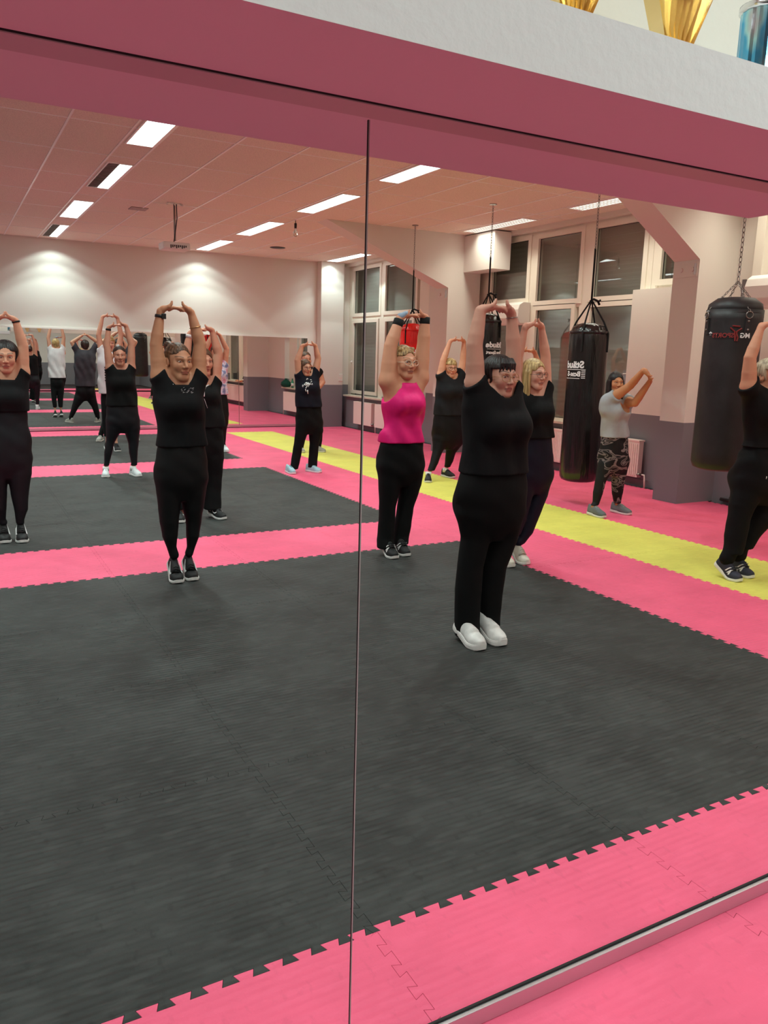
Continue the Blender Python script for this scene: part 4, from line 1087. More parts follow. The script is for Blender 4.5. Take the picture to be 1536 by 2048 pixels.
    # neck
    nb = np.array([LV(zt)[0], Yp+yofs+0.012, zt-0.03]); nt_ = Tw((0, 0.022, -0.055))
    nr = sp.get('neck', 0.054)*s
    G.cone(nb, nt_, nr*1.12, nr, 0.035)
    # arms
    armw = []
    for (P, R), sg in zip(arms, (-1, 1)):
        sh, el, wr = P[0], P[1], P[-1]
        cs_ = np.array([LV(min(zt, sh[2])-0.05)[0]+sg*LV(zt-0.08)[2]*0.55, Yp+yofs+0.01, min(sh[2], zt)-0.07])
        G.cone(cs_, sh, R[0]*1.25, R[0]*1.02, 0.05)
        PP = [sh, sh*0.5+el*0.5, el, el*0.72+wr*0.28, el*0.35+wr*0.65, wr]
        G.chain(PP, [R[0]*0.97, (R[0]+R[1])*0.5*0.99, R[1]*0.94, R[1]*0.93, (R[1]*0.45+R[-1]*0.55)*0.97, R[-1]*0.97], 0.025, 0.003)
        armw.append((sh, el, wr, R))
    if not sp.get('hands_off'):
        FR, FL = WR-arms[0][0][-2], WL-arms[1][0][-2]; FR = FR/np.linalg.norm(FR); FL = FL/np.linalg.norm(FL)
        hands(G, WR, WL, FR, FL, sp.get('hs', 1.0))
    else:
        for (P, R), sg in zip(arms, (-1, 1)):
            d = P[-1]-P[-2]; d /= np.linalg.norm(d); n_ = np.array([0, -1.0, 0]); n_ = n_-d*(n_@d); n_ /= np.linalg.norm(n_); q = np.cross(d, n_)
            for j, o_ in enumerate((0.026, 0.009, -0.009, -0.025)):
                K = P[-1]+d*0.085+q*o_; G.cone(P[-1]+q*o_*0.4, K, 0.016, 0.0115, 0.012); k2 = K+d*0.035+n_*-0.012; G.cone(K, k2, 0.0095, 0.0085, 0.005); G.cone(k2, k2+d*0.02+n_*-0.022, 0.0085, 0.007, 0.004)
            G.cone(P[-1]+d*0.03+q*0.02, P[-1]+d*0.06+q*0.05, 0.015, 0.011, 0.012); G.cone(P[-1]+d*0.06+q*0.05, P[-1]+d*0.10+q*0.055, 0.011, 0.008, 0.005)
    # head
    r_ = 0.16*s; sl, X, Y, Z = G.reg(hcn-r_, hcn+r_)
    Xl, Yl, Zl = X-hcn[0], Y-hcn[1], Z-hcn[2]
    lx = (Rm[0, 0]*Xl+Rm[1, 0]*Yl+Rm[2, 0]*Zl)/s; ly = (Rm[0, 1]*Xl+Rm[1, 1]*Yl+Rm[2, 1]*Zl)/s; lz = (Rm[0, 2]*Xl+Rm[1, 2]*Yl+Rm[2, 2]*Zl)/s
    G.put(sl, head_sdf(lx, ly, lz, sp.get('fw', 1.0), sp.get('fullness', 1.0))*s, 0.012)
    me, V = G.mesh('body', base, 1)
    base_c = np.array(lin(sp.get('skin', (214, 164, 138)))); tone = np.tile(base_c, (len(V), 1))
    Lh = ((V+base[None, :]-hcn[None, :])@Rm)/s
    sel = (np.abs(Lh) < 0.14).all(1); tn = tone[sel]
    tone[sel] = face_tone(Lh[sel], base_c, lin(sp.get('lip', (176, 92, 84))), lin(sp.get('brow', (70, 48, 38))), tn)
    # hands and elbows a little redder
    for W in (WR, WL):
        dd = np.linalg.norm(V+base[None, :]-W[None, :]-np.array([0, 0, 0.05]), axis=1); k_ = (0.30*np.clip(1-dd/0.14, 0, 1))[:, None]; tone = tone*(1-k_)+tone*np.array([1.02, 0.72, 0.70])*k_
    set_tone(me, tone)
    body = link('body', me, SKIN, e)
    # eyes
    for sg in (-1, 1):
        b = MB(); c = np.array([sg*0.0305, -0.0700, 0.0040]); n1, n2 = 18, 12; vs = []; fs = []; cols = []
        irc = lin(sp.get('iris', (70, 48, 34)))
        for i in range(n2+1):
            ph = math.pi*i/n2
            for j in range(n1):
                t = 2*math.pi*j/n1; d = np.array([math.sin(ph)*math.cos(t), -math.cos(ph), math.sin(ph)*math.sin(t)])
                vs.append(T(c+d*np.array([0.0128, 0.0116, 0.0060]))); cols.append((0.01, 0.01, 0.01) if ph < 0.26 else (irc if ph < 0.62 else (0.62, 0.56, 0.53)))
        for i in range(n2):
            for j in range(n1): fs.append((i*n1+j, (i+1)*n1+j, (i+1)*n1+(j+1) % n1, i*n1+(j+1) % n1))
        b.add(vs, fs); eo = b.build('eye', EYE, e, True); set_tone(eo.data, np.array(cols))
    # ---- hair
    hs_ = sp['hair']; hm = HAIR[hs_[1]]; kind = hs_[0]
    hl = Tw((0, 0, 0)); rr = 0.17*s
    low = {'bob': 0.17, 'long': 0.30, 'pony': 0.24, 'updo': 0.15, 'slick': 0.15, 'short': 0.16, 'shoulder': 0.26, 'volume': 0.20}[kind]*s
    GH = Grid(hl-np.array([rr, rr, low]), hl+np.array([rr, rr+0.02, 0.17*s]), max(hf, 0.0032))
    sl, X, Y, Z = GH.reg(hl-1, hl+1); Xl, Yl, Zl = X-hcn[0], Y-hcn[1], Z-hcn[2]
    x = (Rm[0, 0]*Xl+Rm[1, 0]*Yl+Rm[2, 0]*Zl)/s; y = (Rm[0, 1]*Xl+Rm[1, 1]*Yl+Rm[2, 1]*Zl)/s; z = (Rm[0, 2]*Xl+Rm[1, 2]*Yl+Rm[2, 2]*Zl)/s
    fwid = sp.get('fw', 1.0)
    tk = {'bob': 0.013, 'long': 0.010, 'pony': 0.007, 'updo': 0.011, 'slick': 0.006, 'short': 0.013, 'shoulder': 0.011, 'volume': 0.018}[kind]
    d = ell_d(x, y-0.018, z-0.034, (0.071*fwid+tk, 0.091+tk, 0.081+tk))
    if kind in ('bob', 'volume'): d = ell_d(x, y-0.026, z-0.034, (0.071*fwid+0.020, 0.096+0.006, 0.081+0.013))
    if kind in ('pony', 'slick', 'updo'): d = ell_d(x, y-0.019, z-0.034, (0.0705*fwid+tk, 0.0885+tk, 0.081+tk))
    cC = lambda a, b, ra, rb: cone_d(x, y, z, np.array(a, float), np.array(b, float), ra, rb)
    # hairline: cut everything in front of a slanted surface
    hline = {'bob': 0.062, 'long': 0.066, 'pony': 0.072, 'updo': 0.070, 'slick': 0.070, 'short': 0.056, 'shoulder': 0.066, 'volume': 0.070}[kind]
    face = ell_d(x, y+0.085, z-(hline-0.095), (0.058*fwid+0.004, 0.085, 0.095))
    side = smax(-(y+0.012+0.25*(z-0.03)), z-0.055, 0.02)     # in front of the ears
    side = np.maximum(side, np.abs(x)-0.2)
    if kind in ('pony', 'updo', 'slick'):
        low_cut = np.maximum(-(z+0.005+0.9*(y-0.03)*-1.0-0.0), -1)   # nape line rises to the front
        d = smax(d, -(z+0.02-0.55*(0.055-y)*-1.0+0.0) if False else (-(z+0.055)+0.55*np.maximum(0.06-y, 0)*1.0), 0.01)
        d = smax(d, -ell_d(np.abs(x)-0.078*fwid, y-0.012, z+0.004, (0.016, 0.020, 0.030)), 0.006)
    elif kind == 'short':
        d = smin(d, cC((0, 0.05, 0.0), (0, 0.045, -0.05), 0.062, 0.050), 0.02); d = smax(d, -(z+0.085), 0.01)
    elif kind in ('bob', 'volume'):
        for sg in (-1, 1): d = smin(d, cC((sg*0.060, 0.030, 0.02), (sg*0.062, 0.035, -0.075 if kind == 'bob' else -0.10), 0.030, 0.020), 0.02)
        d = smin(d, cC((0, 0.065, 0.0), (0, 0.060, -0.085), 0.055, 0.040), 0.03)
        d = smax(d, -(z+0.105+0.010*np.sin(x*160)), 0.006)
    elif kind in ('long', 'shoulder'):
        zl = -0.19 if kind == 'long' else -0.15
        for sg in (-1, 1): d = smin(d, cC((sg*0.066*fwid, 0.010, 0.015), (sg*0.073, 0.005, zl), 0.024, 0.020), 0.015)
        for sg in (-1, 1): d = smin(d, cC((sg*0.069*fwid, -0.012, 0.015), (sg*0.070, -0.022, zl), 0.014, 0.013), 0.015)
        for sg in (-1, 1): d = smin(d, cC((sg*0.050, 0.055, 0.0), (sg*0.055, 0.050, zl), 0.036, 0.030), 0.02)
        d = smax(d, -(z-zl+0.006*np.sin(x*190)), 0.006)
    d = smax(d, -face, 0.006)
    if kind not in ('long', 'shoulder'):
        cut2 = smax(y+0.020+0.10*(z-0.0), z-0.045, 0.02)     # region in front of ear, below temple
        d = smax(d, -smax(-(0.0-(y-(-0.012))), z-0.040, 0.012) if False else -np.maximum(y-(-0.012+0.3*(z-0.02)), -0.05) if False else d, 0)
        fr_ = np.maximum(y+0.016, z-0.045)                    # inside (<0): remove
        d = smax(d, -fr_, 0.008)
    else:
        fr_ = np.maximum(np.maximum(y+0.030, z-0.03), np.abs(x)-0.063*fwid); d = smax(d, -fr_, 0.006)
    if kind == 'bob':      # fringe strands on the forehead
        for k in range(15):
            x0 = -0.056+0.008*k; zz0 = 0.034+0.013*math.sin(k*2.3)+0.25*max(0, abs(x0)-0.03)*-1
            d = smin(d, cC((x0*0.55+0.006, -0.052, 0.100), (x0*0.85, -0.081+abs(x0)*0.30, 0.075), 0.0070, 0.0056), 0.004); d = smin(d, cC((x0*0.85, -0.081+abs(x0)*0.30, 0.075), (x0-0.004, -0.0885+abs(x0)*0.50, zz0), 0.0056, 0.0018), 0.003)
    if kind == 'short':
        for k in range(8):
            x0 = -0.042+0.012*k; d = smin(d, cC((x0*0.6+0.01, -0.060, 0.092), (x0, -0.089+abs(x0)*0.45, 0.042), 0.010, 0.004), 0.006)
    ang = np.arctan2(x, y+0.001-0.02)
    if kind in ('pony', 'updo', 'slick'): gro = np.sin(np.arctan2(x, np.abs(z)+0.06)*52)*0.0005
    else: gro = (np.sin(ang*31+z*9+np.sin(z*30)*0.6)*0.0009+np.sin(ang*67-z*12)*0.0005)
    d = d+gro
    if kind == 'pony':
        d = smin(d, cC((0, 0.085, 0.080), (0, 0.098, 0.095), 0.024, 0.020), 0.015)
        d = smin(d, cC((0, 0.098, 0.095), (0, 0.125, 0.100), 0.022, 0.026), 0.010)
        d = smin(d, cC((0, 0.125, 0.100), (0.01, 0.135, -0.04), 0.026, 0.024), 0.015); d = smin(d, cC((0.01, 0.135, -0.04), (-0.01, 0.11, -0.20), 0.024, 0.010), 0.015)
    if kind in ('updo',):
        d = smin(d, ell_d(x, y-0.105, z-0.055, (0.036, 0.030, 0.036)), 0.012)
        d = smin(d, cC((-0.055, -0.030, 0.090), (0.055, -0.030, 0.095), 0.014, 0.014), 0.010)
    if kind == 'slick': d = smin(d, ell_d(x, y-0.112, z-0.02, (0.030, 0.026, 0.030)), 0.01)
    GH.F[sl] = (d*s).astype(np.float32)
    for ax_ in range(3):
        for en in (0, -1):
            ix = [slice(None)]*3; ix[ax_] = en; GH.F[tuple(ix)] = 0.1
    mh, _ = GH.mesh('hair', base, 0)
    hair = link('hair', mh, hm, e)
    # ---- shirt
    S = sp['shirt']; tank = S.get('tank', False); so = S.get('off', 0.0)
    z_hem = PX(hx, S['hem'])[2]
    A_ = S.get('fold', 0.004); rng = random.Random(S['hem']); ph = [rng.uniform(0, 6.28) for _ in range(6)]
    def fold(X, Y, Z):
        w = A_*(0.8*np.sin(X*44+Z*10+ph[0]+1.5*np.sin(Z*8+ph[1]))+0.45*np.sin(Z*24+X*26+Y*15+ph[2]+np.sin(X*15)))*np.clip((zt-0.02-Z)/0.15, 0.25, 1)
        return w
    lo2 = lo.copy(); hi2 = hi.copy(); lo2[2] = z_hem-0.03; hi2[2] = max(zt, arms[0][0][0][2], arms[1][0][0][2])+0.18
    GS = Grid(lo2, hi2, max(h, 0.006)); sl_lv = [l for l in lev if l[0] > z_hem-0.08]
    hem_lv = LV(z_hem)
    GS.profile([l for l in lev], 0.03, so+0.007, zlo=z_hem-0.06, fold=fold, sm=1.0)
    if bust > 0:
        for sg in (-1, 1): GS.ell((cx+sg*rx*0.38, cy-ry*0.62, zc_-0.01), (rx*0.40+0.005, 0.080*bust+0.040, 0.085), 0.05)
        GS.ell((cx, cy-ry*0.62, zc_), (rx*0.5, 0.075*bust+0.03, 0.06), 0.05)
    for (sh, el, wr, R), sg in zip(armw, (-1, 1)):
        cs_ = np.array([LV(min(zt, sh[2])-0.05)[0]+sg*LV(zt-0.08)[2]*0.55, Yp+yofs+0.01, min(sh[2], zt)-0.07])
        fr2 = S.get('sleeve', 0.25); d_ = (el-sh); Ls = np.linalg.norm(d_); d_ /= Ls
        if not tank:
            cp = sh+d_*Ls*fr2; GS.cone(cs_, sh, R[0]*1.25+0.013, R[0]*1.0+0.014, 0.05)
            GS.cone(sh, cp+d_*0.03, R[0]+0.012, R[0]+0.014, 0.02)
            # trim everything of the shirt beyond the sleeve end
            sl3, X, Y, Z = GS.reg(cp-0.16, cp+0.20)
            nn = d_+np.array([sg*S.get('slant', 0.75), 0, 0]); nn /= np.linalg.norm(nn); dist = (X-cp[0])*nn[0]+(Y-cp[1])*nn[1]+(Z-cp[2])*nn[2]
            rad = np.sqrt(np.maximum((X-cp[0])**2+(Y-cp[1])**2+(Z-cp[2])**2-((X-cp[0])*d_[0]+(Y-cp[1])*d_[1]+(Z-cp[2])*d_[2])**2, 0))
            GS.F[sl3] = np.where(rad < R[0]+0.05, np.maximum(GS.F[sl3], dist), GS.F[sl3])
        else:
            GS.cone(cs_, sh*0.5+cs_*0.5, R[0]*0.9, R[0]*0.7, 0.04)
            GS.cone(sh+d_*0.35-np.array([sg*0.0, 0, 0]), sh-d_*0.02+np.array([sg*0.035, 0, -0.03]), 0.01, 0.01, 0.0) if False else None
            c2 = sh+np.array([sg*R[0]*0.35, 0, -R[0]*0.2]); GS.ell(c2, (R[0]*1.35, 0.13, R[0]*2.0), 0.01, sub=True)
    nz_ = zt-S.get('neck', 0.05)
    # neckline: scoop around the neck, lower at the front
    sl3, X, Y, Z = GS.reg((nb[0]-0.13, Yp-0.30, nz_-0.14), (nb[0]+0.13, Yp+0.2, hi2[2]))
    ncx = (nb[0]+nt_[0])/2
    kz = 1.0+np.maximum(Z-nz_, 0)*4.5; dn = np.sqrt(((X-ncx)/ (nr*1.30*kz))**2+((Y-(Yp+yofs-0.012))/(nr*1.6*kz))**2)-1; dn = dn*nr*1.30
    dn = np.maximum(dn, (nz_+0.28*(Y-(Yp+yofs-0.05)))-Z)
    GS.F[sl3] = smax(GS.F[sl3], -dn, 0.006)
    GS.cutz(z_hem, True)
    for (sh, el, wr, R) in armw: pass
    # keep the shirt below the head
    ms_, _ = GS.mesh('shirt', base, 3)
    shirt = link('tank_top' if tank else 't_shirt', ms_, S['mat'], e)
    # ---- trousers
    Tt = sp['pants']; zw = z_hem+0.05
    lo3 = lo.copy(); lo3[2] = 0.02; hi3 = hi.copy(); hi3[2] = zw+0.04
    allx = [p[0] for P, R, a in legs for p in P+[a]]; lo3[0] = min(min(allx)-0.16, min(cxs)-0.03); hi3[0] = max(max(allx)+0.16, max(cxs)+0.03)
    GP = Grid(lo3, hi3, max(h, 0.0065)); pf_ = Tt.get('fold', 0.0015)
    def fold2(X, Y, Z): return pf_*np.sin(X*30+Z*22+ph[3])*np.sin(Z*17+ph[4]+Y*15)
    GP.profile(plev, 0.035, -0.007, zhi=zw, fold=fold2)
    for sg in (-1, 1): GP.ell((cx2+sg*rx2*0.42, cy2+ry2*0.50, zh-0.03), (rx2*0.42, ry2*0.60, 0.10), 0.05)
    for li_, (P, R, a) in enumerate(legs):
        oth = legs[1-li_][0][-1]
        P2, R2 = list(P), list(R)
        if sp.get('flare') or sp.get('baggy'):
            Pe = P2[-1].copy(); Pe[2] -= 0.012; Pe[1] -= 0.02; P2[-1] = Pe
            GP.chain(P2, R2, 0.02, 0.003)
            zc2 = Pe[2]
            sl4, X, Y, Z = GP.reg(Pe-0.2, Pe+0.2)
            GP.F[sl4] = np.where((np.abs(X-Pe[0]) < np.abs(X-oth[0])) & (Z < zc2), np.maximum(GP.F[sl4], zc2-Z-0.0), GP.F[sl4])
        else:
            end = Tt.get('cuff', -0.035); zc2 = a[2]+end
            Q = P2+[a]; RR = R2+[min(0.040, R2[-1]*1.03)]
            GP.chain(Q, RR, 0.02, 0.003)
            sl4, X, Y, Z = GP.reg(a-0.14, a+0.14); GP.F[sl4] = np.where((np.abs(X-a[0]) < np.abs(X-legs[1-li_][2][0])) & (Z < zc2), np.maximum(GP.F[sl4], zc2-Z), GP.F[sl4])
    if sp.get('baggy'):
        for P, R, a in legs: GP.cone(P[-1]+np.array([0, 0, 0.02]), a+np.array([0, 0, -0.012]), R[-1]*0.85, 0.056, 0.02)
    Z = GP.z[None, None, :]; X_ = GP.x[:, None, None]; Y_ = GP.y[None, :, None]
    GP.F = GP.F+(fold2(X_, Y_, Z)*0.8).astype(np.float32)
    GP.F[:, :, 0] = 0.1
    mp, _ = GP.mesh('trousers', base, 3)
    trousers = link('leggings' if not (sp.get('flare') or sp.get('baggy')) else 'trousers', mp, Tt['mat'], e)
    # ---- shoes
    for t, d_, a in zip(toes, dirs, ank):
        shoe('shoe', e, t, d_, a, L, sp.get('shoew', 0.098), sp['shoes'], lift, sp['style'], base)
    if sp.get('socks'):
        for P, R, a in legs:
            b = MB(); b.tube([a+np.array([0, 0, -0.02])-base, a+np.array([0, 0.0, 0.035])-base], [0.040, 0.040], 20); b.build('sock', sp['socks'], e, True)
    if sp.get('glasses'): glasses_obj(e, T, base, *sp['glasses'])
    for wb in sp.get('bands', ()):
        (P, R) = arms[wb[0]]; wr = P[-1]; d_ = P[-1]-P[-2]; Lf = np.linalg.norm(d_); d_ /= Lf; c = wr-d_*wb[1]-base; rr_ = R[-1]+(R[1]*0.93-R[-1])*wb[1]/(Lf*0.68)+0.003
        b = MB(); b.tube([c-d_*wb[2]/2, c-d_*wb[2]*0.45, c+d_*wb[2]*0.45, c+d_*wb[2]/2], [rr_-0.002, rr_+0.002, rr_+0.0015, rr_-0.002], 24); o = b.build(wb[4], wb[3], e, True)
        if wb[4] == 'watch':
            b = MB(); q = c+np.array([0.0, -rr_-0.003, 0]); b.box(q[0]+0.004, q[0]+0.034, q[1]-0.004, q[1]+0.006, q[2]-0.018, q[2]+0.018); b.build('watch_face', M['blackplastic'], o, bevel=0.003)
    sp['_'] = dict(e=e, base=base, T=T, lev=LV, zt=zt, Yp=Yp, arms=arms, shirt=shirt, trousers=trousers, PX=PX, s=s, bust=(cx, cy, rx, ry, zc_))
    return sp['_']

def decal(info, obj, name, shapes, mat, x, y, eps=0.004):
    """small print lying on the garment: shapes given in metres round photo point (x, y), dropped onto the cloth"""
    from mathutils.bvhtree import BVHTree
    me = obj.data; base = info['base']
    n = len(me.vertices); co = np.empty(n*3, np.float32); me.vertices.foreach_get('co', co); co = co.reshape(-1, 3)
    p0 = info['PX'](x, y)-base
    b = MB()
    dirv = (info['PX'](x, y)-np.array([0, 0, CAMH])); dirv /= np.linalg.norm(dirv)
    bv = info.get('bv_'+obj.name) or BVHTree.FromPolygons([tuple(c) for c in co], [tuple(p.vertices) for p in me.polygons]); info['bv_'+obj.name] = bv
    for pts, r in shapes:
        out = []
        for (dx, dz) in pts:
            q = p0+np.array([dx, 0, dz]); hit = bv.ray_cast(Vector(q-dirv*1.0), Vector(dirv), 2.0)
            if hit[0] is None: continue
            out.append(np.array(hit[0])+np.array(hit[1])*eps*0.3)
        if len(out) > 1: b.tube(out, r, 5)
    if b.v: return b.build(name, mat, info['e'], True)

# ---------------------------------------------------------------- the class
BLK = (15, 15, 17); 
c_black = cloth('black_jersey', (9, 9, 10)); c_black2 = cloth('soft_black_jersey', (11, 11, 14)); c_blackleg = cloth('black_leggings', (9, 9, 11), rough=0.7, fold=0.15)
c_charleg = cloth('charcoal_leggings', (17, 17, 22), rough=0.65, fold=0.15); c_navyleg = cloth('navy_leggings', (14, 12, 30), rough=0.7, fold=0.15)
c_blacktr = cloth('black_trousers', (7, 7, 8), rough=0.9, fold=0.25); c_char = cloth('charcoal_tee', (27, 29, 32)); c_navy = cloth('navy_tee', (15, 17, 30), fold=0.3)
c_grey = cloth('grey_marl', (160, 166, 170), fold=0.5, var=0.08); c_pink = cloth('magenta_sport', (222, 26, 116), rough=0.6, fold=0.45, var=0.06); c_white = cloth('white_tee', (222, 220, 222), fold=0.5, var=0.05); c_dgrey = cloth('dark_grey_tee', (62, 60, 66))
m = Mat('zebra_leggings', (20, 20, 22), 0.7, spec=0.3)
w_ = m.n('ShaderNodeTexNoise'); w_.inputs['Scale'].default_value = 5.5; w_.inputs['Detail'].default_value = 0.6; w_.inputs['Distortion'].default_value = 1.2
m.l(m.coord('Object', (1.0, 0.6, 2.2), (0, 0.5, 0)), w_.inputs['Vector'])
r1 = m.n('ShaderNodeValToRGB'); r1.color_ramp.interpolation = 'CONSTANT'; r1.color_ramp.elements[0].color = (*lin((18, 17, 19)), 1); r1.color_ramp.elements[1].position = 0.46; r1.color_ramp.elements[1].color = (*lin((122, 112, 112)), 1)
for p_, c_ in ((0.52, (24, 22, 24)), (0.57, (112, 104, 104)), (0.62, (20, 19, 21))): e_ = r1.color_ramp.elements.new(p_); e_.color = (*lin(c_), 1)
m.l(w_.outputs['Fac'], r1.inputs[0])
tc = m.n('ShaderNodeTexCoord'); sx = m.n('ShaderNodeSeparateXYZ'); m.l(tc.outputs['Object'], sx.inputs[0])
gt = m.n('ShaderNodeMath', operation='LESS_THAN'); gt.inputs[1].default_value = -0.115; m.l(sx.outputs['X'], gt.inputs[0])
mx = m.n('ShaderNodeMix', data_type='RGBA'); m.l(gt.outputs[0], mx.inputs[0]); m.l(r1.outputs[0], mx.inputs[6]); mx.inputs[7].default_value = (*lin((20, 21, 22)), 1); m.l(mx.outputs[2], m.b.inputs['Base Color']); c_zebra = m.m
m = Mat('tie_dye', (200, 170, 190), 0.8); r1 = m.n('ShaderNodeValToRGB'); r1.color_ramp.elements[0].color = (*lin((110, 120, 160)), 1); r1.color_ramp.elements[0].position = 0.35; r1.color_ramp.elements[1].color = (*lin((210, 130, 160)), 1); r1.color_ramp.elements[1].position = 0.65
e_ = r1.color_ramp.elements.new(0.5); e_.color = (*lin((214, 210, 222)), 1); m.l(m.noise(14, 2), r1.inputs[0]); m.l(r1.outputs[0], m.b.inputs['Base Color']); c_tie = m.m
gl_gold = plain('gold_rim', (190, 150, 100), 0.3, 0.9); gl_clear = plain('pale_rim', (214, 200, 178), 0.2, spec=0.6); gl_dark = plain('dark_rim', (30, 26, 28), 0.3)
s_black = shoe_mats((20, 20, 22), (215, 213, 210), (24, 24, 26)); s_blackw = shoe_mats((20, 20, 22), (225, 223, 220), (228, 228, 228)); s_white = shoe_mats((214, 222, 224), (232, 232, 230), (226, 226, 226)); s_cream = shoe_mats((206, 200, 186), (226, 222, 214), (190, 176, 150))
s_slip = shoe_mats((222, 220, 218), (232, 228, 226), (220, 220, 220)); s_grey = shoe_mats((100, 104, 106), (220, 216, 212), (170, 172, 170)); s_aqua = shoe_mats((160, 196, 206), (222, 226, 228), (70, 110, 124)); s_navy = shoe_mats((40, 42, 58), (226, 224, 220), (225, 225, 228)); s_gr2 = shoe_mats((158, 156, 148), (214, 210, 200), (130, 130, 128))
sock = plain('white_sock', (226, 222, 220), 0.9)
W_ = 'hanging'

people = {}
people['front'] = person(dict(label='woman in black T-shirt and black flared trousers, dark fringe, round glasses, white platform shoes', h=0.006, hf=0.0032,
    toes=[(965, 1303), (1007, 1294)], lift=20, shoe=0.285, shoew=0.105, style='slipon', shoes=s_slip, flare=True,
    torso=[(1048, 915, 1045), (990, 906, 1054), (965, 912, 1053), (941, 921, 1051), (903, 931, 1050), (880, 930, 1054), (854, 929, 1057), (827, 928, 1052), (808, 931, 1044), (790, 938, 1037), (775, 954, 1028)],
    legR=[(1074, 921, 980), (1130, 914, 966), (1180, 909, 962), (1240, 908, 958), (1269, 907, 958)], legL=[(1074, 978, 1034), (1130, 961, 1013), (1180, 957, 1006), (1230, 957, 1001), (1256, 957, 998)],
    armR=[(951, 768, 40), (949, 690, 34), (961, 622, 23)], armL=[(1024, 768, 34), (1027, 696, 31), (1023, 628, 19)],
    head=(1001, 706, 795, 2, 0), hair=('bob', 'black'), hairlift=0.02, skin=(206, 156, 136), lip=(170, 92, 88), brow=(50, 34, 30), glasses=(gl_gold, 'round'), fullness=1.12, fw=1.04, neck=0.058,
    shirt=dict(mat=c_black2, hem=944, sleeve=0.14, neck=0.05, fold=0.005), pants=dict(mat=c_blacktr, fold=0.001), bust=0.7, bustz=848, hs=1.0,
    bands=[(1, 0.02, 0.004, M['steel'], 'bracelet')]))
people['pony'] = person(dict(label='woman with brown ponytail in black tee and leggings, on tiptoe in black trainers', h=0.006, hf=0.0035,
    toes=[(358, 1168), (388, 1163)], lift=42, shoe=0.26, style='swoosh', shoes=s_blackw,
    torso=[(975, 310, 415), (934, 306, 417), (910, 309, 414), (889, 314, 411), (853, 317, 406), (820, 312, 407), (798, 309, 405), (775, 312, 403), (760, 322, 396), (750, 336, 382)],
    legR=[(985, 313, 363), (1015, 316, 360), (1042, 319, 357), (1070, 322, 353), (1095, 328, 347)], legL=[(985, 361, 411), (1015, 366, 407), (1042, 372, 403), (1070, 375, 401), (1095, 379, 395)],
    armR=[(320, 752, 34), (312, 690, 26), (321, 622, 14.5)], armL=[(396, 752, 34), (400, 688, 26), (382, 625, 14.5)],
    head=(357, 683, 761, 14, 0), hair=('pony', 'brown'), skin=(196, 140, 108), lip=(160, 82, 72), brow=(48, 32, 26), iris=(60, 44, 30), fw=0.97,
    shirt=dict(mat=c_navy if False else c_black2, hem=892, sleeve=0.16, neck=0.055, fold=0.006), pants=dict(mat=c_blackleg), bust=0.55, bustz=808,
    bands=[(0, 0.035, 0.020, M['leather'], 'watch'), (1, 0.10, 0.004, gl_gold, 'bracelet')]))
people['magenta'] = person(dict(label='blond woman with glasses in a magenta sleeveless top and black wrist supports', h=0.006, hf=0.0035,
    toes=[(792, 1119), (816, 1114)], lift=28, shoe=0.265, style='stripes', shoes=s_blackw, flare=True,
    torso=[(950, 754, 848), (919, 753, 849), (883, 759, 847), (862, 766, 843), (841, 769, 842), (815, 765, 845), (801, 764, 845), (780, 770, 845), (765, 780, 840), (752, 797, 829)],
    legR=[(965, 756, 802), (1013, 757, 790), (1050, 755, 787), (1078, 752, 785), (1091, 750, 784)], legL=[(965, 800, 843), (1013, 796, 828), (1050, 791, 824), (1072, 788, 820), (1084, 787, 817)],
    armR=[(777, 762, 38), (781, 692, 28), (799, 638, 17)], armL=[(839, 756, 36), (847, 688, 27), (850, 636, 17)],
    head=(808, 682, 757, 8, 0), hair=('updo', 'darkblond'), skin=(204, 146, 116), lip=(150, 80, 74), brow=(110, 80, 56), iris=(70, 90, 100), glasses=(gl_clear, 'thick'), fw=1.02, fullness=1.06,
    shirt=dict(mat=c_pink, hem=884, tank=True, neck=0.045, fold=0.008), pants=dict(mat=c_blacktr, fold=0.0025), bust=0.75, bustz=805,
    bands=[(0, 0.03, 0.055, M['web'], 'wrist_support'), (1, 0.02, 0.055, M['web'], 'wrist_support')]))
people['behindfront'] = person(dict(label='woman with straight blond hair, glasses, black tee and navy leggings behind the front woman', h=0.007, hf=0.0038,
    toes=[(1026, 1136), (1056, 1131)], lift=34, shoe=0.265, style='sneaker', shoes=s_cream,
    torso=[(965, 1023, 1106), (914, 1025, 1107), (890, 1029, 1105), (874, 1032, 1103), (850, 1034, 1101), (827, 1033, 1102), (800, 1036, 1100), (787, 1043, 1095), (777, 1055, 1086)],
    legR=[(985, 1024, 1066), (1036, 1024, 1052), (1060, 1022, 1047), (1078, 1021, 1038)], legL=[(985, 1060, 1096), (1036, 1047, 1077), (1060, 1042, 1070), (1078, 1040, 1060)],
    armR=[(1036, 786, 26, 0.06), (1036, 716, 20, 0.04), (1050, 655, 12)], armL=[(1090, 776, 27), (1091, 712, 21), (1083, 654, 12)],
    head=(1068, 716, 779, 8, 0), hair=('long', 'blond'), skin=(212, 156, 134), brow=(110, 84, 60), iris=(70, 84, 90), glasses=(gl_dark, 'thin'), lip=(160, 88, 82),
    shirt=dict(mat=c_black, hem=875, sleeve=0.24, neck=0.05, fold=0.005, off=0.004), pants=dict(mat=c_navyleg), bust=0.6, bustz=822))
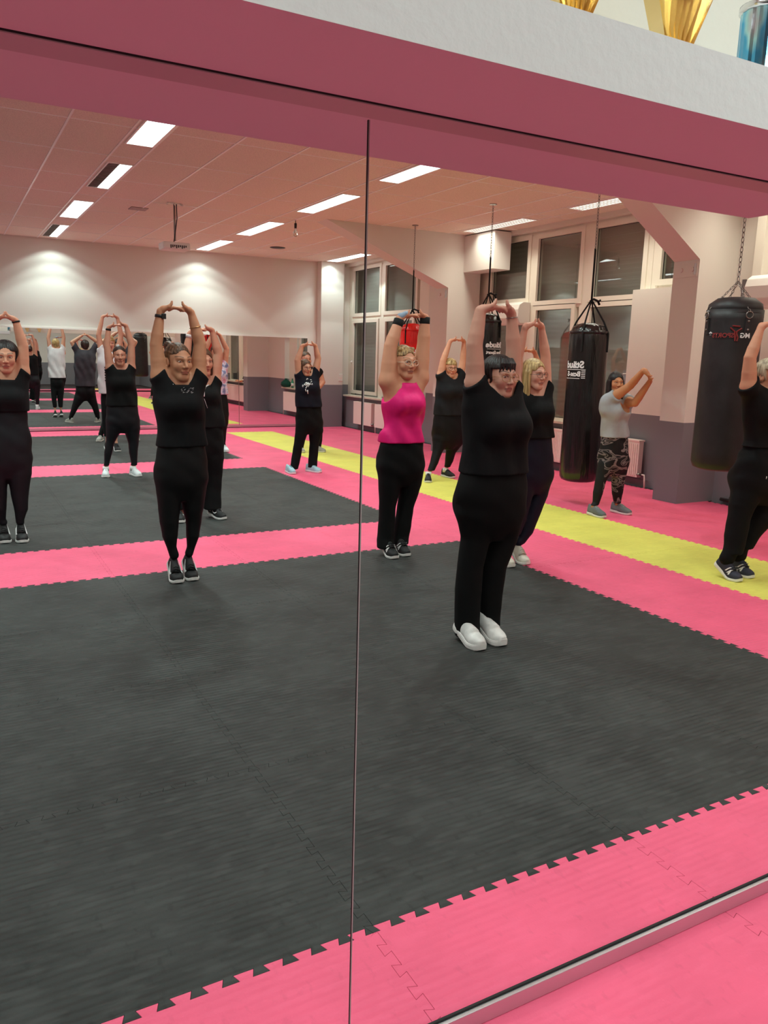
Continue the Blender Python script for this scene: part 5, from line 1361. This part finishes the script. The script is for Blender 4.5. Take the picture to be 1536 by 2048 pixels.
people['yellowstrip'] = person(dict(label='woman with short blond hair and dark glasses standing with feet apart on the yellow strip', h=0.007, hf=0.0045,
    toes=[(856, 966), (908, 957)], lift=0, toe_yaw=(-32, 6), shoe=0.265, style='sneaker', shoes=s_black, socks=sock,
    torso=[(885, 866, 926), (860, 864, 929), (845, 865, 928), (829, 868, 926), (800, 872, 925), (785, 871, 927), (770, 873, 927), (758, 878, 923), (750, 886, 917)],
    legR=[(880, 864, 896), (903, 861, 880), (922, 857, 873), (938, 854, 867)], legL=[(880, 894, 928), (903, 896, 916), (922, 898, 914), (936, 900, 911)],
    armR=[(882, 751, 17), (886, 722, 13.5), (900, 683, 8)], armL=[(921, 750, 17), (926, 722, 13.5), (928, 683, 8)],
    head=(901, 716, 755, -12, 0), hair=('short', 'blond'), skin=(222, 162, 130), brow=(130, 100, 70), glasses=(gl_dark, 'thick'), fullness=1.08,
    shirt=dict(mat=c_char, hem=830, sleeve=0.30, neck=0.05, fold=0.005), pants=dict(mat=c_blackleg, cuff=0.05), bust=0.7, bustz=782))
people['zebra'] = person(dict(label='woman in grey T-shirt and zebra patterned leggings reaching both arms forward', h=0.0065, hf=0.0036,
    toes=[(1210, 1037), (1262, 1031)], lift=2, toe_yaw=(0, 10), shoe=0.26, style='sneaker', shoes=s_grey,
    torso=[(935, 1198, 1258), (903, 1198, 1257), (885, 1201, 1256), (872, 1203, 1256), (845, 1204, 1254), (820, 1202, 1257), (805, 1203, 1258), (797, 1208, 1254), (789, 1218, 1246)],
    legR=[(930, 1195, 1229), (960, 1190, 1212), (985, 1187, 1207), (1005, 1189, 1203)], legL=[(930, 1226, 1257), (960, 1223, 1250), (985, 1224, 1246), (1003, 1227, 1242)],
    armR=[(1216, 803, 23, 0), (1261, 771, 16.5, -0.24), (1287, 741, 10.5, -0.44)], armL=[(1250, 802, 24, -0.02), (1270, 806, 16.5, -0.24), (1299, 764, 10.5, -0.42)],
    head=(1232, 743, 786, -22, 0), hair=('long', 'black'), skin=(190, 132, 92), brow=(36, 26, 22), iris=(40, 28, 20), lip=(150, 70, 62),
    shirt=dict(mat=c_grey, hem=874, sleeve=0.40, slant=0.1, neck=0.04, fold=0.009, off=0.0), pants=dict(mat=c_zebra, cuff=0.02), bust=0.5, bustz=820, hs=0.95))
people['rightedge'] = person(dict(label='woman at the right edge in black T-shirt and baggy black trousers, black three-striped trainers', h=0.0065, hf=0.0036,
    toes=[(1482, 1165), (1506, 1158)], lift=32, shoe=0.27, style='stripes', shoes=s_navy, baggy=True,
    torso=[(985, 1460, 1572), (940, 1464, 1577), (910, 1474, 1574), (888, 1490, 1570), (860, 1489, 1570), (832, 1486, 1580), (810, 1484, 1586), (792, 1490, 1582), (778, 1508, 1566)],
    legR=[(1012, 1456, 1508), (1035, 1453, 1500), (1070, 1449, 1496), (1100, 1450, 1488)], legL=[(1012, 1500, 1566), (1035, 1492, 1548), (1070, 1484, 1524), (1092, 1484, 1512)],
    armR=[(1497, 776, 32), (1500, 716, 25), (1522, 655, 14)], armL=[(1578, 772, 32), (1592, 715, 25), (1576, 650, 14)],
    head=(1541, 716, 786, 0, 0), hair=('short', 'grey'), skin=(206, 148, 118), brow=(110, 90, 70),
    shirt=dict(mat=c_black, hem=892, sleeve=0.18, neck=0.05, fold=0.004), pants=dict(mat=c_blacktr, fold=0.003), bust=0.6, bustz=825))
people['leftedge'] = person(dict(label='woman with thick black hair in black top and charcoal leggings at the left edge', h=0.0065, hf=0.0036,
    toes=[(11, 1088), (46, 1087)], lift=30, shoe=0.26, style='swoosh', shoes=s_blackw,
    torso=[(935, -40, 65), (885, -42, 67), (860, -38, 62), (850, -35, 58), (820, -32, 57), (790, -31, 55), (770, -26, 52), (755, -18, 45), (745, -6, 33)],
    legR=[(945, -38, 16), (985, -26, 14), (1016, -22, 12), (1042, -8, 9)], legL=[(945, 14, 63), (985, 21, 57), (1016, 27, 55), (1042, 30, 46)],
    armR=[(-24, 748, 27), (-28, 692, 21), (-9, 640, 12.5)], armL=[(44, 745, 28), (46, 692, 21.5), (31, 641, 12.5)],
    head=(11, 680, 745, -4, 3), hair=('volume', 'black'), skin=(208, 152, 124), brow=(34, 24, 22), lip=(170, 82, 78), fullness=1.06,
    shirt=dict(mat=c_black2, hem=822, sleeve=0.14, neck=0.05, fold=0.004, off=0.004), pants=dict(mat=c_charleg), bust=0.6, bustz=795,
    bands=[(1, 0.01, 0.014, M['web'], 'wristband')]))
people['whiteshoes'] = person(dict(label='woman with hair pulled back, feet apart, in black with bright white trainers', h=0.0075, hf=0.0045,
    toes=[(211, 956), (280, 954)], lift=0, toe_yaw=(-12, 14), shoe=0.265, style='sneaker', shoes=s_white, socks=sock,
    torso=[(852, 212, 279), (835, 212, 279), (820, 212, 277), (810, 213, 275), (786, 214, 272), (765, 212, 270), (750, 213, 269), (738, 220, 263), (730, 229, 254)],
    legR=[(855, 212, 244), (884, 212, 229), (905, 210, 226), (925, 212, 223)], legL=[(855, 247, 280), (884, 256, 277), (905, 259, 276), (925, 265, 277)],
    armR=[(220, 736, 17), (214, 692, 13.5), (217, 656, 8.5)], armL=[(262, 736, 17), (263, 690, 13.5), (252, 652, 8.5)],
    head=(239, 690, 731, -6, 0), hair=('slick', 'dark'), skin=(204, 146, 122), brow=(50, 36, 30), fw=0.98,
    shirt=dict(mat=c_black, hem=812, sleeve=0.10, neck=0.05, fold=0.004), pants=dict(mat=c_charleg, cuff=0.045), bust=0.5, bustz=765,
    bands=[(0, 0.02, 0.022, M['web'], 'wristband')]))
people['whitetee'] = person(dict(label='blond woman in long white printed T-shirt, behind the woman in white trainers', h=0.008, hf=0.005,
    toes=[(218, 904), (237, 904)], lift=20, shoe=0.265, style='sneaker', shoes=s_black,
    torso=[(815, 203, 240), (790, 201, 241), (760, 201, 240), (735, 199, 240), (718, 199, 240), (708, 202, 238), (700, 208, 232)],
    legR=[(825, 203, 221), (850, 205, 219), (868, 208, 220), (884, 211, 219)], legL=[(825, 220, 240), (850, 222, 238), (868, 224, 237), (884, 227, 236)],
    armR=[(203, 703, 13), (197, 670, 10), (205, 634, 6.5)], armL=[(237, 703, 13), (242, 670, 10), (235, 636, 6.5)],
    head=(219, 671, 702, 0, 0), hair=('short', 'blond'), skin=(214, 160, 134),
    shirt=dict(mat=c_white, hem=787, sleeve=0.35, neck=0.05, fold=0.006, off=0.03), pants=dict(mat=c_blackleg, cuff=0.10), bust=0.4))
people['darkgrey'] = person(dict(label='person in dark grey T-shirt, legs wide apart, mostly hidden at the back left', h=0.008, hf=0.005,
    toes=[(196, 884), (278, 882)], lift=0, toe_yaw=(-25, 25), shoe=0.27, style='sneaker', shoes=s_gr2,
    torso=[(818, 214, 262), (800, 213, 262), (780, 215, 260), (760, 215, 259), (735, 213, 261), (720, 213, 261), (710, 217, 257), (702, 227, 248)],
    legR=[(822, 210, 236), (840, 205, 222), (855, 201, 214), (868, 197, 207)], legL=[(822, 240, 264), (840, 252, 268), (855, 259, 273), (868, 266, 276)],
    armR=[(220, 708, 13), (206, 684, 10), (229, 668, 6.5)], armL=[(255, 708, 13), (270, 684, 10), (246, 668, 6.5)],
    head=(238, 677, 706, 0, 0), hair=('short', 'dark'), skin=(196, 146, 118),
    shirt=dict(mat=c_dgrey, hem=792, sleeve=0.75, neck=0.04, fold=0.006, off=0.02), pants=dict(mat=c_blackleg), bust=0))
people['lettertee'] = person(dict(label='woman in black T-shirt with a white letter and black flared trousers, behind the ponytailed woman', h=0.007, hf=0.0045,
    toes=[(362, 1047), (450, 1040)], lift=12, toe_yaw=(-5, 20), shoe=0.265, style='swoosh', shoes=s_blackw, flare=True,
    torso=[(905, 366, 447), (870, 366, 448), (850, 368, 448), (835, 369, 447), (810, 371, 441), (785, 371, 438), (770, 375, 434), (758, 386, 426)],
    legR=[(915, 366, 408), (950, 361, 394), (980, 356, 386), (1014, 350, 379)], legL=[(915, 404, 447), (950, 411, 444), (980, 409, 442), (1014, 406, 441)],
    armR=[(381, 764, 25), (372, 712, 18.5), (379, 668, 10.5)], armL=[(429, 762, 25), (437, 708, 19), (424, 661, 11)],
    head=(406, 690, 751, 10, 0), hair=('shoulder', 'brown'), skin=(208, 150, 124), 
    shirt=dict(mat=c_black, hem=854, sleeve=0.16, neck=0.05, fold=0.005), pants=dict(mat=c_blacktr, fold=0.003), bust=0.6, bustz=790,
    bands=[(0, 0.02, 0.03, plain('white_band', (218, 208, 206), 0.6), 'watch_strap')]))
people['tiedye'] = person(dict(label='person in pink and blue tie-dye shirt, behind the woman with the letter tee', h=0.009, hf=0.006,
    toes=[(425, 908), (455, 905)], lift=5, shoe=0.265, style='sneaker', shoes=s_white,
    torso=[(838, 405, 457), (815, 406, 458), (800, 407, 456), (786, 408, 454), (760, 410, 453), (745, 410, 452), (732, 414, 450), (724, 422, 442)],
    legR=[(845, 406, 430), (862, 408, 424), (878, 411, 423), (890, 413, 421)], legL=[(845, 432, 457), (862, 437, 454), (878, 440, 453), (890, 443, 451)],
    armR=[(415, 730, 14), (411, 698, 11), (424, 670, 7)], armL=[(449, 730, 14), (453, 698, 11), (440, 671, 7)],
    head=(432, 689, 722, 0, 0), hair=('slick', 'brown'), skin=(206, 146, 118),
    shirt=dict(mat=c_tie, hem=789, sleeve=0.2, neck=0.05, fold=0.006, off=0.006), pants=dict(mat=c_blackleg), bust=0.5))
people['floral'] = person(dict(label='woman in navy T-shirt with white floral print and pale blue trainers by the yellow strip', h=0.0075, hf=0.0045,
    toes=[(588, 949), (642, 946)], lift=0, toe_yaw=(0, 28), shoe=0.265, style='sneaker', shoes=s_aqua, flare=True,
    torso=[(855, 592, 645), (832, 592, 645), (813, 592, 641), (790, 594, 639), (772, 592, 638), (760, 594, 636), (751, 600, 630), (744, 607, 622)],
    legR=[(860, 591, 617), (886, 588, 606), (912, 584, 602), (936, 581, 597)], legL=[(860, 617, 646), (886, 619, 638), (912, 617, 635), (932, 615, 633)],
    armR=[(599, 750, 16), (595, 721, 13), (604, 693, 8)], armL=[(630, 748, 16), (636, 717, 13), (631, 692, 8)],
    head=(611, 718, 752, 4, 0), hair=('shoulder', 'brown'), skin=(210, 154, 126), glasses=(gl_dark, 'thin'),
    shirt=dict(mat=c_navy, hem=814, sleeve=0.30, neck=0.05, fold=0.005, off=0.006), pants=dict(mat=c_blacktr, fold=0.003), bust=0.5, bustz=775))
people['akimbo'] = person(dict(label='person in grey trainers, elbow out, hidden behind the woman in the floral tee', h=0.009, hf=0.006,
    toes=[(607, 906), (651, 905)], lift=0, toe_yaw=(0, 35), shoe=0.265, style='sneaker', shoes=s_gr2, hands_off=True,
    torso=[(838, 602, 643), (815, 602, 643), (790, 604, 640), (765, 602, 640), (750, 601, 641), (742, 606, 637), (735, 613, 629)],
    legR=[(845, 600, 621), (866, 601, 616), (880, 601, 613), (894, 600, 612)], legL=[(845, 622, 645), (866, 628, 644), (880, 631, 645), (894, 633, 645)],
    armR=[(605, 745, 14), (599, 768, 11, -0.05), (608, 786, 7, -0.16)], armL=[(637, 745, 15), (645, 764, 12, -0.05), (632, 782, 7, -0.18)],
    head=(612, 702, 735, 0, 0), hair=('slick', 'brown'), skin=(208, 148, 122), head_dy=-0.02,
    shirt=dict(mat=c_black, hem=812, sleeve=0.4, neck=0.05, fold=0.004), pants=dict(mat=c_blacktr), bust=0.3))
people['hidden'] = person(dict(label='person whose clasped hands show between the front woman and the blond woman behind her', h=0.009, hf=0.0045,
    toes=[(1046, 990), (1068, 990)], lift=10, shoe=0.265, style='sneaker', shoes=s_black,
    torso=[(890, 1032, 1084), (860, 1033, 1083), (830, 1035, 1080), (805, 1034, 1079), (785, 1034, 1080), (776, 1040, 1074), (768, 1048, 1067)],
    legR=[(895, 1033, 1060), (925, 1036, 1055), (945, 1038, 1053), (962, 1040, 1050)], legL=[(895, 1057, 1084), (925, 1061, 1080), (945, 1062, 1077), (962, 1063, 1073)],
    armR=[(1040, 770, 18), (1030, 736, 14), (1039, 704, 8.5)], armL=[(1072, 770, 18), (1079, 736, 14), (1070, 706, 8.5)],
    head=(1057, 728, 766, 0, 0), hair=('short', 'brown'), skin=(224, 158, 122),
    shirt=dict(mat=c_black, hem=860, sleeve=0.3, neck=0.05, fold=0.004), pants=dict(mat=c_blackleg), bust=0.4))

# prints and small details on the clothes
I = people['pony']; rnd = random.Random(4)
decal(I, I['shirt'], 'rhinestone_motif', [([(dx, dz), (dx+0.008, dz+0.004)], rnd.uniform(0.0007, 0.0018)) for dx, dz in [(rnd.uniform(-0.045, 0.045), rnd.uniform(-0.02, 0.02)) for _ in range(26)]], M['alu'], 374, 781)
decal(I, I['shirt'], 'badge', [([(0, 0), (0.002, 0.002)], 0.0032)], M['print'], 346, 769)
I = people['magenta']; decal(I, I['shirt'], 'logo', [([(-0.012, -0.006), (-0.008, 0.008), (0.004, 0.011), (0.012, 0.002)], 0.004)], M['print'], 827, 764)
I = people['lettertee']; decal(I, I['shirt'], 'print_letter', [([(-0.045, 0.045), (-0.015, 0.02), (0, -0.015), (0, -0.06)], 0.008), ([(0.045, 0.045), (0.015, 0.03), (0, -0.01)], 0.008), ([(0.0, -0.08), (0.02, -0.14), (0.03, -0.17)], 0.002)], M['print'], 408, 780)
I = people['leftedge']; decal(I, I['shirt'], 'logo', [([(0, 0), (0.006, 0.002)], 0.006)], M['print'], 21, 750); decal(I, I['shirt'], 'logo', [([(-0.03, 0.006), (0.01, -0.006)], 0.0018)], M['print'], 8, 752)
decal(I, I['trousers'], 'side_stripe', [([(-0.012, -0.004), (0.012, 0.006)], 0.003)], M['print'], 56, 856)
I = people['floral']; rnd = random.Random(9)
sh_ = []
for _ in range(34):
    a = rnd.uniform(0, 6.28); r_ = rnd.uniform(0, 0.085); cx_, cz_ = r_*math.cos(a)*1.0, r_*math.sin(a)*0.8; b_ = rnd.uniform(0, 6.28)
    sh_.append(([(cx_, cz_), (cx_+0.022*math.cos(b_), cz_+0.022*math.sin(b_))], rnd.uniform(0.003, 0.0065)))
sh_ += [([(0, -0.08), (0.005, -0.13)], 0.008), ([(-0.03, -0.07), (-0.02, -0.10)], 0.006)]
decal(I, I['shirt'], 'floral_print', sh_, M['print'], 615, 768)
I = people['whitetee']; rnd = random.Random(2)
decal(I, I['shirt'], 'black_print', [([(-0.02+0.06*(k % 2), -0.10+0.02*k), (0.09, -0.10+0.02*k+0.01)], 0.012) for k in range(11)], M['blackplastic'], 212, 748)
I = people['rightedge']; decal(I, I['trousers'], 'logo', [([(0, 0), (0.004, 0.02)], 0.003)], M['print'], 1532, 958)
# glove on the right hand of the woman in magenta: a pale blue half-finger glove
I = people['magenta']; P_, R_ = I['arms'][0]; wr = P_[-1]-I['base']
Gg = Grid(P_[-1]-0.12, P_[-1]+0.16, 0.004)
ee = I['arms'][1][0][-1]-P_[-1]; ee /= np.linalg.norm(ee); aa = np.array([0, 0, 1.0]); aa = aa-ee*(aa@ee); aa /= np.linalg.norm(aa); ff = np.cross(ee, aa)
for off in (0.027, 0.009, -0.009, -0.026): Gg.cone(P_[-1]+ee*0.010+aa*0.018+ff*off*0.62, P_[-1]+ee*0.066+aa*0.042+ff*off, 0.0195, 0.0155, 0.012)
Gg.cone(P_[-1]-aa*0.012, P_[-1]+aa*0.02+ee*0.01, 0.026, 0.024, 0.015); Gg.cone(P_[-1]+ee*0.018+aa*0.02+ff*0.018, P_[-1]+ee*0.04+aa*0.042+ff*0.036, 0.020, 0.0165, 0.012)
mg, _ = Gg.mesh('glove', I['base'], 1); link('glove', mg, cloth('pale_blue_glove', (150, 168, 188)), I['e'])
